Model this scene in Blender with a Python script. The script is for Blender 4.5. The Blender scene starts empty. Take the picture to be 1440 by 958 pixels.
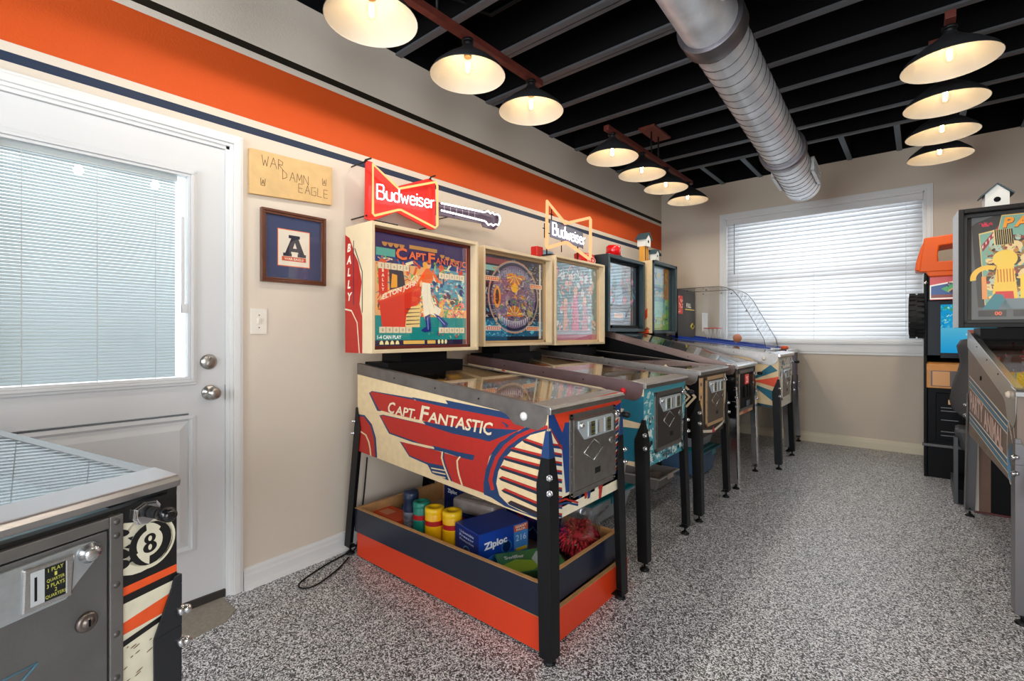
import bpy, math, random
from mathutils import Vector, Matrix
random.seed(7)
PI = math.pi
S = bpy.context.scene
COL = S.collection

# ---------------------------------------------------------------- camera
CAMH = 1.21; YAW = 40.2; FPX = 680.0; CX = 720.0; CY = 469.5
cam_d = bpy.data.cameras.new('camera'); cam = bpy.data.objects.new('camera', cam_d); COL.objects.link(cam)
cam.location = (0, 0, CAMH); cam.rotation_euler = (PI/2, 0, math.radians(YAW))
cam_d.sensor_width = 36; cam_d.lens = FPX/1440*36; cam_d.shift_y = -(479-CY)/1440
cam_d.clip_start = 0.02; cam_d.clip_end = 200
S.camera = cam

# ---------------------------------------------------------------- world, light, exposure
w = bpy.data.worlds.new('sky'); S.world = w; w.use_nodes = True
bg = w.node_tree.nodes['Background']; bg.inputs[0].default_value = (0.86, 0.93, 1.0, 1); bg.inputs[1].default_value = 2.6
S.view_settings.view_transform = 'Standard'; S.view_settings.look = 'None'
S.view_settings.gamma = 1; S.view_settings.use_curve_mapping = False
S.view_settings.exposure = 0.0
S.cycles.max_bounces = 8; S.cycles.diffuse_bounces = 4; S.cycles.glossy_bounces = 4
S.cycles.transmission_bounces = 6; S.cycles.transparent_max_bounces = 16
S.cycles.sample_clamp_indirect = 4; S.cycles.caustics_reflective = False; S.cycles.caustics_refractive = False
LAMP_W = 7.2; DAY_W = 128.0; SIDE_W = 66.0; BLIND_W = 72.0
def area(name, loc, rot, sx, sy, power, col):
    l = bpy.data.lights.new(name, 'AREA'); l.shape = 'RECTANGLE'; l.size = sx; l.size_y = sy; l.energy = power; l.color = col
    o = bpy.data.objects.new(name, l); COL.objects.link(o); o.location = loc; o.rotation_euler = rot; return o
# daylight entering through an assumed wide opening in the wall behind the photographer, and outside the blinds
area('daylight_rear_opening', (-1.15, -2.42, 1.45), (PI/2, 0, 0), 2.0, 1.9, DAY_W, (0.86, 0.93, 1.0))
area('added_side_fill', (2.24, -1.15, 1.35), (PI/2, 0, PI/2), 2.0, 1.9, SIDE_W, (0.90, 0.95, 1.0))  # fill lamp added on the unseen right side, no such source known
area('daylight_outside_window', (-0.83, 6.35, 1.8), (-PI/2, 0, 0), 2.2, 1.7, BLIND_W, (0.95, 0.98, 1.0))

# ---------------------------------------------------------------- measuring (pixel of the photo -> point on a real plane)
_a = math.radians(YAW); _F = (-math.sin(_a), math.cos(_a)); _R = (math.cos(_a), math.sin(_a))
def at(px, py, ax, val):
    u = (px-CX)/FPX; D = (_F[0]+_R[0]*u, _F[1]+_R[1]*u, (CY-py)/FPX); o = (0, 0, CAMH)
    t = (val-o[ax])/D[ax]
    return (o[0]+D[0]*t, o[1]+D[1]*t, o[2]+D[2]*t)
SL = 0.0224
def fz(y): return SL*(y-1.0)     # the floor rises gently towards the window

# ---------------------------------------------------------------- materials
def lin(c):
    return tuple(((v/255)/12.92 if v/255 <= .04045 else ((v/255+.055)/1.055)**2.4) for v in c)
MATS = {}
def mat(name, rgb, rough=.5, metal=0, var=0, vscale=20, bump=0, bscale=200, coat=0, trans=0, emit=0, alpha=1, spec=None):
    if name in MATS: return MATS[name]
    m = bpy.data.materials.new(name); m.use_nodes = True; nt = m.node_tree; p = nt.nodes['Principled BSDF']
    c = lin(rgb) + (1,)
    p.inputs['Base Color'].default_value = c; p.inputs['Roughness'].default_value = rough; p.inputs['Metallic'].default_value = metal
    p.inputs['Coat Weight'].default_value = coat; p.inputs['Coat Roughness'].default_value = .1
    if spec is not None: p.inputs['Specular IOR Level'].default_value = spec
    tc = nt.nodes.new('ShaderNodeTexCoord')
    if var:
        n = nt.nodes.new('ShaderNodeTexNoise'); n.inputs['Scale'].default_value = vscale; n.inputs['Detail'].default_value = 5
        nt.links.new(tc.outputs['Object'], n.inputs['Vector'])
        r = nt.nodes.new('ShaderNodeMapRange'); r.inputs[1].default_value = .3; r.inputs[2].default_value = .7
        r.inputs[3].default_value = 1-var; r.inputs[4].default_value = 1+var; nt.links.new(n.outputs[0], r.inputs[0])
        mx = nt.nodes.new('ShaderNodeVectorMath'); mx.operation = 'SCALE'; mx.inputs[0].default_value = c[:3]
        nt.links.new(r.outputs[0], mx.inputs['Scale']); nt.links.new(mx.outputs[0], p.inputs['Base Color'])
    if bump:
        n = nt.nodes.new('ShaderNodeTexNoise'); n.inputs['Scale'].default_value = bscale; n.inputs['Detail'].default_value = 3
        nt.links.new(tc.outputs['Object'], n.inputs['Vector'])
        b = nt.nodes.new('ShaderNodeBump'); b.inputs['Strength'].default_value = bump; b.inputs['Distance'].default_value = .01
        nt.links.new(n.outputs[0], b.inputs['Height']); nt.links.new(b.outputs[0], p.inputs['Normal'])
    if emit:
        p.inputs['Emission Color'].default_value = c; p.inputs['Emission Strength'].default_value = emit
    if trans:
        out = nt.nodes['Material Output']; t = nt.nodes.new('ShaderNodeBsdfTranslucent'); t.inputs[0].default_value = c
        mx = nt.nodes.new('ShaderNodeMixShader'); mx.inputs[0].default_value = trans
        nt.links.new(p.outputs[0], mx.inputs[1]); nt.links.new(t.outputs[0], mx.inputs[2]); nt.links.new(mx.outputs[0], out.inputs[0])
    if alpha < 1:
        p.inputs['Alpha'].default_value = alpha
    MATS[name] = m; return m
def glassmat(name, tint=(1, 1, 1), ior=1.45, rough=0.0, boost=1.0):
    if name in MATS: return MATS[name]
    m = bpy.data.materials.new(name); m.use_nodes = True; nt = m.node_tree; nt.nodes.clear()
    o = nt.nodes.new('ShaderNodeOutputMaterial'); t = nt.nodes.new('ShaderNodeBsdfTransparent'); t.inputs[0].default_value = tint + (1,)
    g = nt.nodes.new('ShaderNodeBsdfGlossy'); g.inputs['Roughness'].default_value = rough
    f = nt.nodes.new('ShaderNodeLayerWeight'); f.inputs[0].default_value = .5
    f0 = ((ior-1)/(ior+1))**2*boost
    k5 = nt.nodes.new('ShaderNodeMath'); k5.operation = 'POWER'; k5.inputs[1].default_value = 4.5; nt.links.new(f.outputs['Facing'], k5.inputs[0])
    k = nt.nodes.new('ShaderNodeMath'); k.operation = 'MULTIPLY_ADD'; k.inputs[1].default_value = min(.9, 1-f0); k.inputs[2].default_value = f0; k.use_clamp = True
    nt.links.new(k5.outputs[0], k.inputs[0])
    mx = nt.nodes.new('ShaderNodeMixShader'); nt.links.new(k.outputs[0], mx.inputs[0])
    nt.links.new(t.outputs[0], mx.inputs[1]); nt.links.new(g.outputs[0], mx.inputs[2]); nt.links.new(mx.outputs[0], o.inputs[0])
    MATS[name] = m; return m
def printmat(name, rough=.35, emit=0, var=0):
    if name in MATS: return MATS[name]
    m = bpy.data.materials.new(name); m.use_nodes = True; nt = m.node_tree; p = nt.nodes['Principled BSDF']
    a = nt.nodes.new('ShaderNodeAttribute'); a.attribute_name = 'Col'
    src = a.outputs['Color']
    if var:
        tc = nt.nodes.new('ShaderNodeTexCoord'); n = nt.nodes.new('ShaderNodeTexNoise'); n.inputs['Scale'].default_value = 35; n.inputs['Detail'].default_value = 6
        nt.links.new(tc.outputs['Object'], n.inputs['Vector'])
        r = nt.nodes.new('ShaderNodeMapRange'); r.inputs[1].default_value = .3; r.inputs[2].default_value = .7
        r.inputs[3].default_value = 1-var; r.inputs[4].default_value = 1+var; nt.links.new(n.outputs[0], r.inputs[0])
        v = nt.nodes.new('ShaderNodeVectorMath'); v.operation = 'SCALE'; nt.links.new(src, v.inputs[0]); nt.links.new(r.outputs[0], v.inputs['Scale']); src = v.outputs[0]
    nt.links.new(src, p.inputs['Base Color']); p.inputs['Roughness'].default_value = rough
    if emit:
        nt.links.new(src, p.inputs['Emission Color']); p.inputs['Emission Strength'].default_value = emit
    MATS[name] = m; return m
def emitmat(name, rgb, st):
    if name in MATS: return MATS[name]
    m = bpy.data.materials.new(name); m.use_nodes = True; nt = m.node_tree; nt.nodes.clear()
    o = nt.nodes.new('ShaderNodeOutputMaterial'); e = nt.nodes.new('ShaderNodeEmission'); e.inputs[0].default_value = lin(rgb)+(1,); e.inputs[1].default_value = st
    nt.links.new(e.outputs[0], o.inputs[0]); MATS[name] = m; return m

PRINT = printmat('print_on_cabinet', .42, 0, .06); PRINTG = printmat('print_backlit', .3, .28); PRINTD = printmat('print_unlit', .3)
black = mat('black_paint', (14, 14, 16), .45, bump=.05, spec=.1)
blackmetal = mat('black_powder_coat', (20, 21, 23), .42, spec=.25)
satin = mat('satin_black_plastic', (15, 15, 17), .45, spec=.1)
steel = mat('brushed_steel', (150, 146, 142), .38, .9, var=.1, vscale=30, bump=.05, bscale=400)
wornsteel = mat('worn_grey_steel', (122, 116, 112), .45, .75, var=.18, vscale=14, bump=.08)
mauverail = mat('mauve_worn_rail', (118, 96, 98), .42, .7, var=.12, vscale=14)
bright = mat('bright_steel', (205, 205, 205), .24, .95)
chrome = mat('chrome', (215, 215, 218), .12, 1)
cream = mat('cream_cabinet_paint', (222, 196, 152), .5, var=.06, vscale=12)
maple = mat('cream_wood_frame', (226, 204, 166), .45, var=.05, vscale=10)
white = mat('white_semi_gloss', (226, 226, 226), .35)
whitebright = mat('white_trim_paint', (224, 224, 222), .38)
plate = mat('white_plastic_plate', (232, 226, 214), .35)
glass = glassmat('clear_glass', (1, 1, 1), 1.45)
artglass = glassmat('glossy_backglass', (1, 1, 1), 1.5, 0, 2.2)
mirrorglass = glassmat('reflective_backglass', (1, 1, 1), 1.5, 0, 4.5)
plexi = glassmat('clear_acrylic', (.95, .96, .97), 1.4)
rubber = mat('black_rubber', (20, 20, 21), .7)
redplastic = mat('red_plastic', (200, 30, 25), .3)

# ---------------------------------------------------------------- mesh builder
class MB:
    def __init__(s): s.v = []; s.f = []; s.m = []; s.sm = []
    def add(s, vs, fs, mi=0, smooth=False):
        b = len(s.v); s.v += [tuple(v) for v in vs]
        for f in fs: s.f.append(tuple(b+i for i in f)); s.m.append(mi); s.sm.append(smooth)
        return s
    def box(s, x0, x1, y0, y1, z0, z1, mi=0):
        x0, x1 = min(x0, x1), max(x0, x1); y0, y1 = min(y0, y1), max(y0, y1); z0, z1 = min(z0, z1), max(z0, z1)
        v = [(x, y, z) for z in (z0, z1) for x, y in ((x0, y0), (x1, y0), (x1, y1), (x0, y1))]
        return s.add(v, [(3, 2, 1, 0), (4, 5, 6, 7), (0, 1, 5, 4), (1, 2, 6, 5), (2, 3, 7, 6), (3, 0, 4, 7)], mi)
    def hexa(s, bot, top, mi=0):
        return s.add(list(bot)+list(top), [(3, 2, 1, 0), (4, 5, 6, 7), (0, 1, 5, 4), (1, 2, 6, 5), (2, 3, 7, 6), (3, 0, 4, 7)], mi)
    def prism(s, pts, ax, a, b, mi=0):
        # pts 2D ring; ax: axis of extrusion; other two axes in order
        def P(p, t):
            return {0: (t, p[0], p[1]), 1: (p[0], t, p[1]), 2: (p[0], p[1], t)}[ax]
        n = len(pts); v = [P(p, a) for p in pts]+[P(p, b) for p in pts]
        ar = sum(pts[i][0]*pts[(i+1) % n][1]-pts[(i+1) % n][0]*pts[i][1] for i in range(n))
        flip = (ar > 0) ^ (ax == 1) ^ (b < a)
        fs = [tuple(range(n)), tuple(range(2*n-1, n-1, -1))] + [(i, i+n, (i+1) % n+n, (i+1) % n) for i in range(n)]
        if flip: fs = [tuple(reversed(f)) for f in fs]
        return s.add(v, fs, mi)
    def cyl(s, p0, p1, r, seg=16, r2=None, caps=True, mi=0):
        p0 = Vector(p0); p1 = Vector(p1); r2 = r if r2 is None else r2; d = (p1-p0).normalized()
        u = d.orthogonal().normalized(); w_ = d.cross(u)
        v = []
        for p, rr in ((p0, r), (p1, r2)):
            for i in range(seg):
                a = 2*PI*i/seg; v.append(p+(u*math.cos(a)+w_*math.sin(a))*rr)
        b = len(s.v); s.v += [tuple(q) for q in v]
        for i in range(seg):
            j = (i+1) % seg; s.f.append((b+i, b+j, b+seg+j, b+seg+i)); s.m.append(mi); s.sm.append(True)
        if caps:
            s.f.append(tuple(b+i for i in reversed(range(seg)))); s.m.append(mi); s.sm.append(False)
            s.f.append(tuple(b+seg+i for i in range(seg))); s.m.append(mi); s.sm.append(False)
        return s
    def tube(s, pts, r, seg=8, mi=0, closed=False, caps=True):
        pts = [Vector(p) for p in pts]; n = len(pts); b = len(s.v); u = None
        for i, p in enumerate(pts):
            if closed: d = (pts[(i+1) % n]-pts[i-1]).normalized()
            else: d = (pts[min(i+1, n-1)]-pts[max(i-1, 0)]).normalized()
            u = d.orthogonal().normalized() if u is None else (u-d*u.dot(d)).normalized()
            w_ = d.cross(u)
            for k in range(seg):
                a = 2*PI*k/seg; s.v.append(tuple(p+(u*math.cos(a)+w_*math.sin(a))*r))
        for i in range(n if closed else n-1):
            for k in range(seg):
                l = (k+1) % seg; i2 = (i+1) % n
                s.f.append((b+i*seg+k, b+i*seg+l, b+i2*seg+l, b+i2*seg+k)); s.m.append(mi); s.sm.append(True)
        if caps and not closed:
            s.f.append(tuple(b+k for k in reversed(range(seg)))); s.m.append(mi); s.sm.append(False)
            s.f.append(tuple(b+(n-1)*seg+k for k in range(seg))); s.m.append(mi); s.sm.append(False)
        return s
    def lathe(s, prof, c=(0, 0, 0), seg=32, axis=(0, 0, 1), mi=0, closed=False):
        d = Vector(axis).normalized(); u = d.orthogonal().normalized(); w_ = d.cross(u); c = Vector(c); b = len(s.v); n = len(prof)
        for r, h in prof:
            for k in range(seg):
                a = 2*PI*k/seg; s.v.append(tuple(c+d*h+(u*math.cos(a)+w_*math.sin(a))*max(r, 1e-5)))
        for i in range(n if closed else n-1):
            for k in range(seg):
                l = (k+1) % seg; i2 = (i+1) % n
                s.f.append((b+i*seg+k, b+i*seg+l, b+i2*seg+l, b+i2*seg+k)); s.m.append(mi); s.sm.append(True)
        return s
    def ball(s, c, r, seg=14, sx=1, sy=1, sz=1, mi=0):
        prof = [(math.sin(PI*i/8)*r, -math.cos(PI*i/8)*r) for i in range(9)]
        t = MB(); t.lathe(prof, (0, 0, 0), seg)
        b = len(s.v); s.v += [(c[0]+x*sx, c[1]+y*sy, c[2]+z*sz) for x, y, z in t.v]
        for f in t.f: s.f.append(tuple(b+i for i in f)); s.m.append(mi); s.sm.append(True)
        return s
    def xf(s, M):
        s.v = [tuple(M @ Vector(p)) for p in s.v]; return s
    def build(s, name, mats, parent=None, bevel=0, cat=None):
        me = bpy.data.meshes.new(name); me.from_pydata(s.v, [], s.f)
        if not isinstance(mats, (list, tuple)): mats = [mats]
        for m in mats: me.materials.append(m)
        me.polygons.foreach_set('material_index', s.m); me.polygons.foreach_set('use_smooth', s.sm); me.update()
        o = bpy.data.objects.new(name, me); COL.objects.link(o)
        if parent: o.parent = parent
        if bevel:
            b = o.modifiers.new('bevel', 'BEVEL'); b.width = bevel; b.segments = 2; b.limit_method = 'ANGLE'; b.angle_limit = .7
            b.harden_normals = False
        return o
def box(name, x0, x1, y0, y1, z0, z1, m, parent=None, bevel=0): return MB().box(x0, x1, y0, y1, z0, z1).build(name, m, parent, bevel)
def tag(o, label, cat, group=None):
    o['label'] = label; o['category'] = cat
    if group: o['group'] = group
    return o
def thing(name, label, cat, loc=(0, 0, 0), rz=0, group=None):
    o = bpy.data.objects.new(name, None); COL.objects.link(o); o.location = loc; o.rotation_euler = (0, 0, rz); o.empty_display_size = .1
    return tag(o, label, cat, group)
def struct(o): o['kind'] = 'structure'; return o

# ---------------------------------------------------------------- flat printed artwork: coloured polygons in one mesh
_txt = {}
def text_tris(s, bold=0.0):
    k = (s, bold)
    if k not in _txt:
        c = bpy.data.curves.new('t', 'FONT'); c.body = s; c.size = 1; c.offset = bold; c.resolution_u = 2
        o = bpy.data.objects.new('t', c); me = o.to_mesh()
        vs = [(v.co.x, v.co.y) for v in me.vertices]; fs = [tuple(p.vertices) for p in me.polygons]
        o.to_mesh_clear(); bpy.data.objects.remove(o); bpy.data.curves.remove(c)
        _txt[k] = (vs, fs)
    return _txt[k]
class Art:
    def __init__(s, O, U, V, step=.00025):
        s.O = Vector(O); s.U = Vector(U); s.V = Vector(V); s.N = s.U.cross(s.V).normalized(); s.v = []; s.f = []; s.c = []; s.step = step
    def pt(s, u, v, l): return tuple(s.O+s.U*u+s.V*v+s.N*(s.step*(l+1)))
    def poly(s, pts, col, l=0):
        b = len(s.v); ar = sum(pts[i][0]*pts[(i+1) % len(pts)][1]-pts[(i+1) % len(pts)][0]*pts[i][1] for i in range(len(pts)))
        if ar < 0: pts = pts[::-1]
        s.v += [s.pt(u, v, l) for u, v in pts]; s.f.append(tuple(range(b, b+len(pts)))); s.c.append(lin(col)); return s
    def rect(s, u0, v0, u1, v1, col, l=0): return s.poly([(u0, v0), (u1, v0), (u1, v1), (u0, v1)], col, l)
    def ell(s, cu, cv, ru, rv, col, l=0, seg=24, a0=0, a1=2*PI, rot=0):
        pts = []
        n = seg if a1-a0 >= 2*PI-.01 else seg+1
        for i in range(n):
            a = a0+(a1-a0)*i/seg; x = ru*math.cos(a); y = rv*math.sin(a)
            pts.append((cu+x*math.cos(rot)-y*math.sin(rot), cv+x*math.sin(rot)+y*math.cos(rot)))
        return s.poly(pts, col, l)
    def line(s, pts, wd, col, l=0):
        for i in range(len(pts)-1):
            (x0, y0), (x1, y1) = pts[i], pts[i+1]; d = math.hypot(x1-x0, y1-y0) or 1; nx = -(y1-y0)/d*wd/2; ny = (x1-x0)/d*wd/2
            ex = (x1-x0)/d*wd*.3; ey = (y1-y0)/d*wd*.3
            s.poly([(x0-ex+nx, y0-ey+ny), (x0-ex-nx, y0-ey-ny), (x1+ex-nx, y1+ey-ny), (x1+ex+nx, y1+ey+ny)], col, l+.12*i)
        return s
    def ring(s, cu, cv, r0, r1, col, l=0, seg=24, a0=0, a1=2*PI, sy=1):
        for i in range(seg):
            a = a0+(a1-a0)*i/seg; b = a0+(a1-a0)*(i+1)/seg
            s.poly([(cu+r0*math.cos(a), cv+sy*r0*math.sin(a)), (cu+r1*math.cos(a), cv+sy*r1*math.sin(a)), (cu+r1*math.cos(b), cv+sy*r1*math.sin(b)), (cu+r0*math.cos(b), cv+sy*r0*math.sin(b))], col, l)
        return s
    def text(s, t, u, v, size, col, l=1, width=None, shear=0, bold=0.0, rot=0, al='C', fn=None):
        vs, fs = text_tris(t, bold)
        if not vs: return s
        x0 = min(p[0] for p in vs); x1 = max(p[0] for p in vs); y0 = min(p[1] for p in vs); y1 = max(p[1] for p in vs)
        k = size/max(y1-y0, 1e-6); kx = (width/(x1-x0)) if width else k
        b = len(s.v); W = (x1-x0)*kx
        off = {'C': -W/2, 'L': 0, 'R': -W}[al]
        for x, y in vs:
            X_ = (x-x0)*kx+off; Y_ = (y-y0)*k-size/2; X_ += shear*Y_
            if fn: uu, vv = fn((X_-off)/W, (Y_+size/2)/size)
            else: uu = u+X_*math.cos(rot)-Y_*math.sin(rot); vv = v+X_*math.sin(rot)+Y_*math.cos(rot)
            s.v.append(s.pt(uu, vv, l))
        for f in fs: s.f.append(tuple(b+i for i in f)); s.c.append(lin(col))
        return s
    def build(s, name, m, parent=None):
        me = bpy.data.meshes.new(name); me.from_pydata(s.v, [], s.f); me.materials.append(m)
        ca = me.color_attributes.new('Col', 'FLOAT_COLOR', 'CORNER')
        i = 0
        data = []
        for f, c in zip(s.f, s.c): data += [c[0], c[1], c[2], 1.0]*len(f)
        ca.data.foreach_set('color', data); me.update()
        o = bpy.data.objects.new(name, me); COL.objects.link(o)
        if parent: o.parent = parent
        return o
def warp(q, f):
    # maps unit square to a quad q (bl, br, tr, tl)
    def g(a, b):
        x = (1-a)*(1-b)*q[0][0]+a*(1-b)*q[1][0]+a*b*q[2][0]+(1-a)*b*q[3][0]
        y = (1-a)*(1-b)*q[0][1]+a*(1-b)*q[1][1]+a*b*q[2][1]+(1-a)*b*q[3][1]
        return x, y
    return g

# colours
RED = (176, 34, 24); NAVY = (24, 52, 88); CRM = (226, 200, 156); ORG = (232, 84, 32); TEAL = (28, 122, 140); BLK = (18, 18, 20); WHT = (235, 232, 224)

# ================================================================ STRUCTURE
XW = -2.453; YB = 5.77; ZC = 2.925; XR = 2.3; YR = -2.5; ZT = 3.22
def wallmat():
    m = bpy.data.materials.new('painted_wall_with_stripes'); m.use_nodes = True; nt = m.node_tree; p = nt.nodes['Principled BSDF']
    g = nt.nodes.new('ShaderNodeNewGeometry'); sp = nt.nodes.new('ShaderNodeSeparateXYZ'); nt.links.new(g.outputs['Position'], sp.inputs[0])
    mr = nt.nodes.new('ShaderNodeMapRange'); mr.inputs[1].default_value = 2.0; mr.inputs[2].default_value = 3.0; nt.links.new(sp.outputs[2], mr.inputs[0])
    cr = nt.nodes.new('ShaderNodeValToRGB'); cr.color_ramp.interpolation = 'CONSTANT'; nt.links.new(mr.outputs[0], cr.inputs[0])
    wall = lin((218, 206, 190)) + (1,); hi = lin((198, 186, 168)) + (1,)
    st = [(0, wall), (.165, lin((46, 56, 76))+(1,)), (.2, wall), (.235, lin((204, 82, 32))+(1,)), (.534, wall), (.566, lin((38, 32, 24))+(1,)), (.6, wall), (.925, (.005, .005, .006, 1))]
    e = cr.color_ramp.elements
    e[0].position = 0; e[0].color = wall; e[1].position = st[1][0]; e[1].color = st[1][1]
    for q, c in st[2:]:
        k = e.new(q); k.color = c
    nt.links.new(cr.outputs[0], p.inputs['Base Color']); p.inputs['Roughness'].default_value = .55; p.inputs['Specular IOR Level'].default_value = .15
    n = nt.nodes.new('ShaderNodeTexNoise'); n.inputs['Scale'].default_value = 160; n.inputs['Detail'].default_value = 2; nt.links.new(g.outputs['Position'], n.inputs['Vector'])
    b = nt.nodes.new('ShaderNodeBump'); b.inputs['Strength'].default_value = .18; b.inputs['Distance'].default_value = .004
    nt.links.new(n.outputs[0], b.inputs['Height']); nt.links.new(b.outputs[0], p.inputs['Normal'])
    return m
stripewall = wallmat()
beige = mat('beige_wall_paint', (206, 192, 174), .6, bump=.12, bscale=160)
def floormat():
    m = bpy.data.materials.new('speckled_epoxy_flake_floor'); m.use_nodes = True; nt = m.node_tree; p = nt.nodes['Principled BSDF']
    g = nt.nodes.new('ShaderNodeNewGeometry')
    v = nt.nodes.new('ShaderNodeTexVoronoi'); v.inputs['Scale'].default_value = 235; v.inputs['Randomness'].default_value = 1; nt.links.new(g.outputs['Position'], v.inputs['Vector'])
    s = nt.nodes.new('ShaderNodeSeparateColor'); nt.links.new(v.outputs['Color'], s.inputs[0])
    cr = nt.nodes.new('ShaderNodeValToRGB'); cr.color_ramp.interpolation = 'CONSTANT'; e = cr.color_ramp.elements
    e[0].position = 0; e[0].color = (.008, .008, .008, 1); e[1].position = .3; e[1].color = (.09, .09, .092, 1)
    for q, c in ((.4, (.28, .28, .285, 1)), (.55, (.56, .56, .565, 1)), (.72, (.9, .9, .91, 1))):
        k = e.new(q); k.color = c
    nt.links.new(s.outputs[0], cr.inputs[0]); nt.links.new(cr.outputs[0], p.inputs['Base Color'])
    p.inputs['Roughness'].default_value = .42; p.inputs['Coat Weight'].default_value = .35; p.inputs['Coat Roughness'].default_value = .3
    b = nt.nodes.new('ShaderNodeBump'); b.inputs['Strength'].default_value = .25; b.inputs['Distance'].default_value = .002
    nt.links.new(s.outputs[1], b.inputs['Height']); nt.links.new(b.outputs[0], p.inputs['Normal'])
    return m
fl = MB(); y0 = YR-.15; y1 = YB+.15
fl.hexa([(XW-.15, y0, fz(y0)-.15), (XR+.15, y0, fz(y0)-.15), (XR+.15, y1, fz(y1)-.15), (XW-.15, y1, fz(y1)-.15)],
        [(XW-.15, y0, fz(y0)), (XR+.15, y0, fz(y0)), (XR+.15, y1, fz(y1)), (XW-.15, y1, fz(y1))])
floor = struct(fl.build('floor', floormat()))
# bare concrete apron in front of the door sill
ap = MB(); ap.prism([(XW-.1, -.02), (-2.24, .02), (-2.2, .55), (-2.235, .78), (-2.3, .84), (XW-.1, .84)], 2, -.02, -.004)
ap.v = [(x, y, z+fz(y)+.006) for x, y, z in ap.v]
ap.build('concrete_sill', mat('bare_concrete', (150, 143, 130), .85, var=.12, vscale=60, bump=.3), floor)
# left wall around the door opening
DY0, DY1, DZ = -.085, .872, 2.082
wl = MB()
wl.box(XW-.14, XW, YR-.14, DY0, -.25, ZT); wl.box(XW-.14, XW, DY1, YB+.14, -.1, ZT); wl.box(XW-.14, XW, DY0, DY1, DZ, ZT)
wall_left = struct(wl.build('wall_left', stripewall))
# back wall around the window
WX0, WX1, WZ0, WZ1 = -1.70, .03, 1.13, 2.51
wb = MB(); wb.box(XW, WX0, YB, YB+.14, -.1, ZT); wb.box(WX1, XR, YB, YB+.14, -.1, ZT); wb.box(WX0, WX1, YB, YB+.14, -.1, WZ0); wb.box(WX0, WX1, YB, YB+.14, WZ1, ZT)
wall_back = struct(wb.build('wall_back', beige))
wq = MB(); wq.box(XR, XR+.14, YR-.14, -2.2, -.25, ZT); wq.box(XR, XR+.14, -.1, YB+.14, -.25, ZT); wq.box(XR, XR+.14, -2.2, -.1, -.25, .38); wq.box(XR, XR+.14, -2.2, -.1, 2.32, ZT)  # opening in the unseen right wall added for the side fill lamp
struct(wq.build('wall_right', beige))
wr = MB(); wr.box(XW, -2.1, YR-.14, YR, -.25, ZT); wr.box(.2, XR, YR-.14, YR, -.25, ZT); wr.box(-2.1, .2, YR-.14, YR, 2.45, ZT); wr.box(-2.1, .2, YR-.14, YR, -.25, .45)
struct(wr.build('wall_rear', beige))
RIM = [(XW-.0, XR, YB-.02, YB, ZC, ZT), (XR-.02, XR, YR, YB, ZC, ZT)]
# black open ceiling: deck, joists, blocking
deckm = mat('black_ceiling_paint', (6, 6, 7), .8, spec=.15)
joistm = mat('lit_joist_bottom', (86, 88, 92), .6, var=.08, vscale=10)  # lighter grey paints the lit undersides of the black joists
ceiling = struct(box('ceiling', XW-.14, XR+.14, YR-.14, YB+.14, ZT, ZT+.1, deckm))
for r_ in RIM: box('rim_board', *r_, deckm, ceiling)
k = 0
jy = 5.02
while jy > -2.4:
    wide = abs(jy-2.63) < .1 or abs(jy-2.23) < .1
    j = MB(); j.box(XW, XR, jy-.019, jy+.019, ZC+.002, ZT)
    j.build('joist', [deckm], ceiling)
    # flange strips with the lit tone of the underside painted in
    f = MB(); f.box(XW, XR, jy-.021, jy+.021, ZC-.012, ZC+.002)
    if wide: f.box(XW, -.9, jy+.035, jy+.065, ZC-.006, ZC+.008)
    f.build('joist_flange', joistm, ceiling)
    jy -= .4
for x0, x1 in ((-1.78, -1.36), (-1.2, -1.0)): pass
blk = mat('lit_blocking_bottom', (96, 110, 120), .6)  # lit underside of the blocking put into its blue-grey colour
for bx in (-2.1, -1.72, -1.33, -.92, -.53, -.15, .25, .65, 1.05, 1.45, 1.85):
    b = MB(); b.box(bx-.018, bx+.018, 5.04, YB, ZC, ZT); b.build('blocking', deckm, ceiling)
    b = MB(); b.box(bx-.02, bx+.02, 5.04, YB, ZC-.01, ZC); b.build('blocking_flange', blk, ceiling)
# conduit run under the joists, left front
cd = MB(); cd.tube([(-2.44, 1.66, 3.0), (-1.95, 1.62, 2.99), (-1.88, 1.7, 2.97), (-1.8, 1.95, 2.96), (-.9, 1.97, 2.97), (-.4, 1.97, 2.97)], .012)
cd.build('conduit', satin, ceiling)
# baseboards
def baseprof(t): return [(0, 0), (t, 0), (t, .065), (t*.75, .075), (t*.7, .088), (t*.35, .1), (0, .103)]
bb = MB()
for (ya, yb) in ((.927, YB),):
    pr = baseprof(.016); n = len(pr)
    v = [(XW+a, ya, fz(ya)-.004+b) for a, b in pr]+[(XW+a, yb, fz(yb)-.004+b) for a, b in pr]
    bb.add(v, [tuple(reversed(range(n))), tuple(range(n, 2*n))]+[(i, (i+1) % n, (i+1) % n+n, i+n) for i in range(n)])
    v = [(XW+.016, ya, fz(ya)), (XW+.034, ya, fz(ya)), (XW+.03, ya, fz(ya)+.012), (XW+.016, ya, fz(ya)+.02)]; v += [(x, yb, z+fz(yb)-fz(ya)) for x, _, z in v]
    bb.add(v, [(3, 2, 1, 0), (4, 5, 6, 7), (0, 1, 5, 4), (1, 2, 6, 5), (2, 3, 7, 6), (3, 0, 4, 7)])
bl = struct(bb.build('baseboard_left', whitebright))
b2 = MB(); pr = baseprof(.016); zb = fz(YB)-.004
b2.prism([(YB-a, zb+b) for a, b in pr], 0, XW+.016, XR)
struct(b2.build('baseboard_back', mat('cream_baseboard', (222, 210, 184), .45)))
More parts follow.
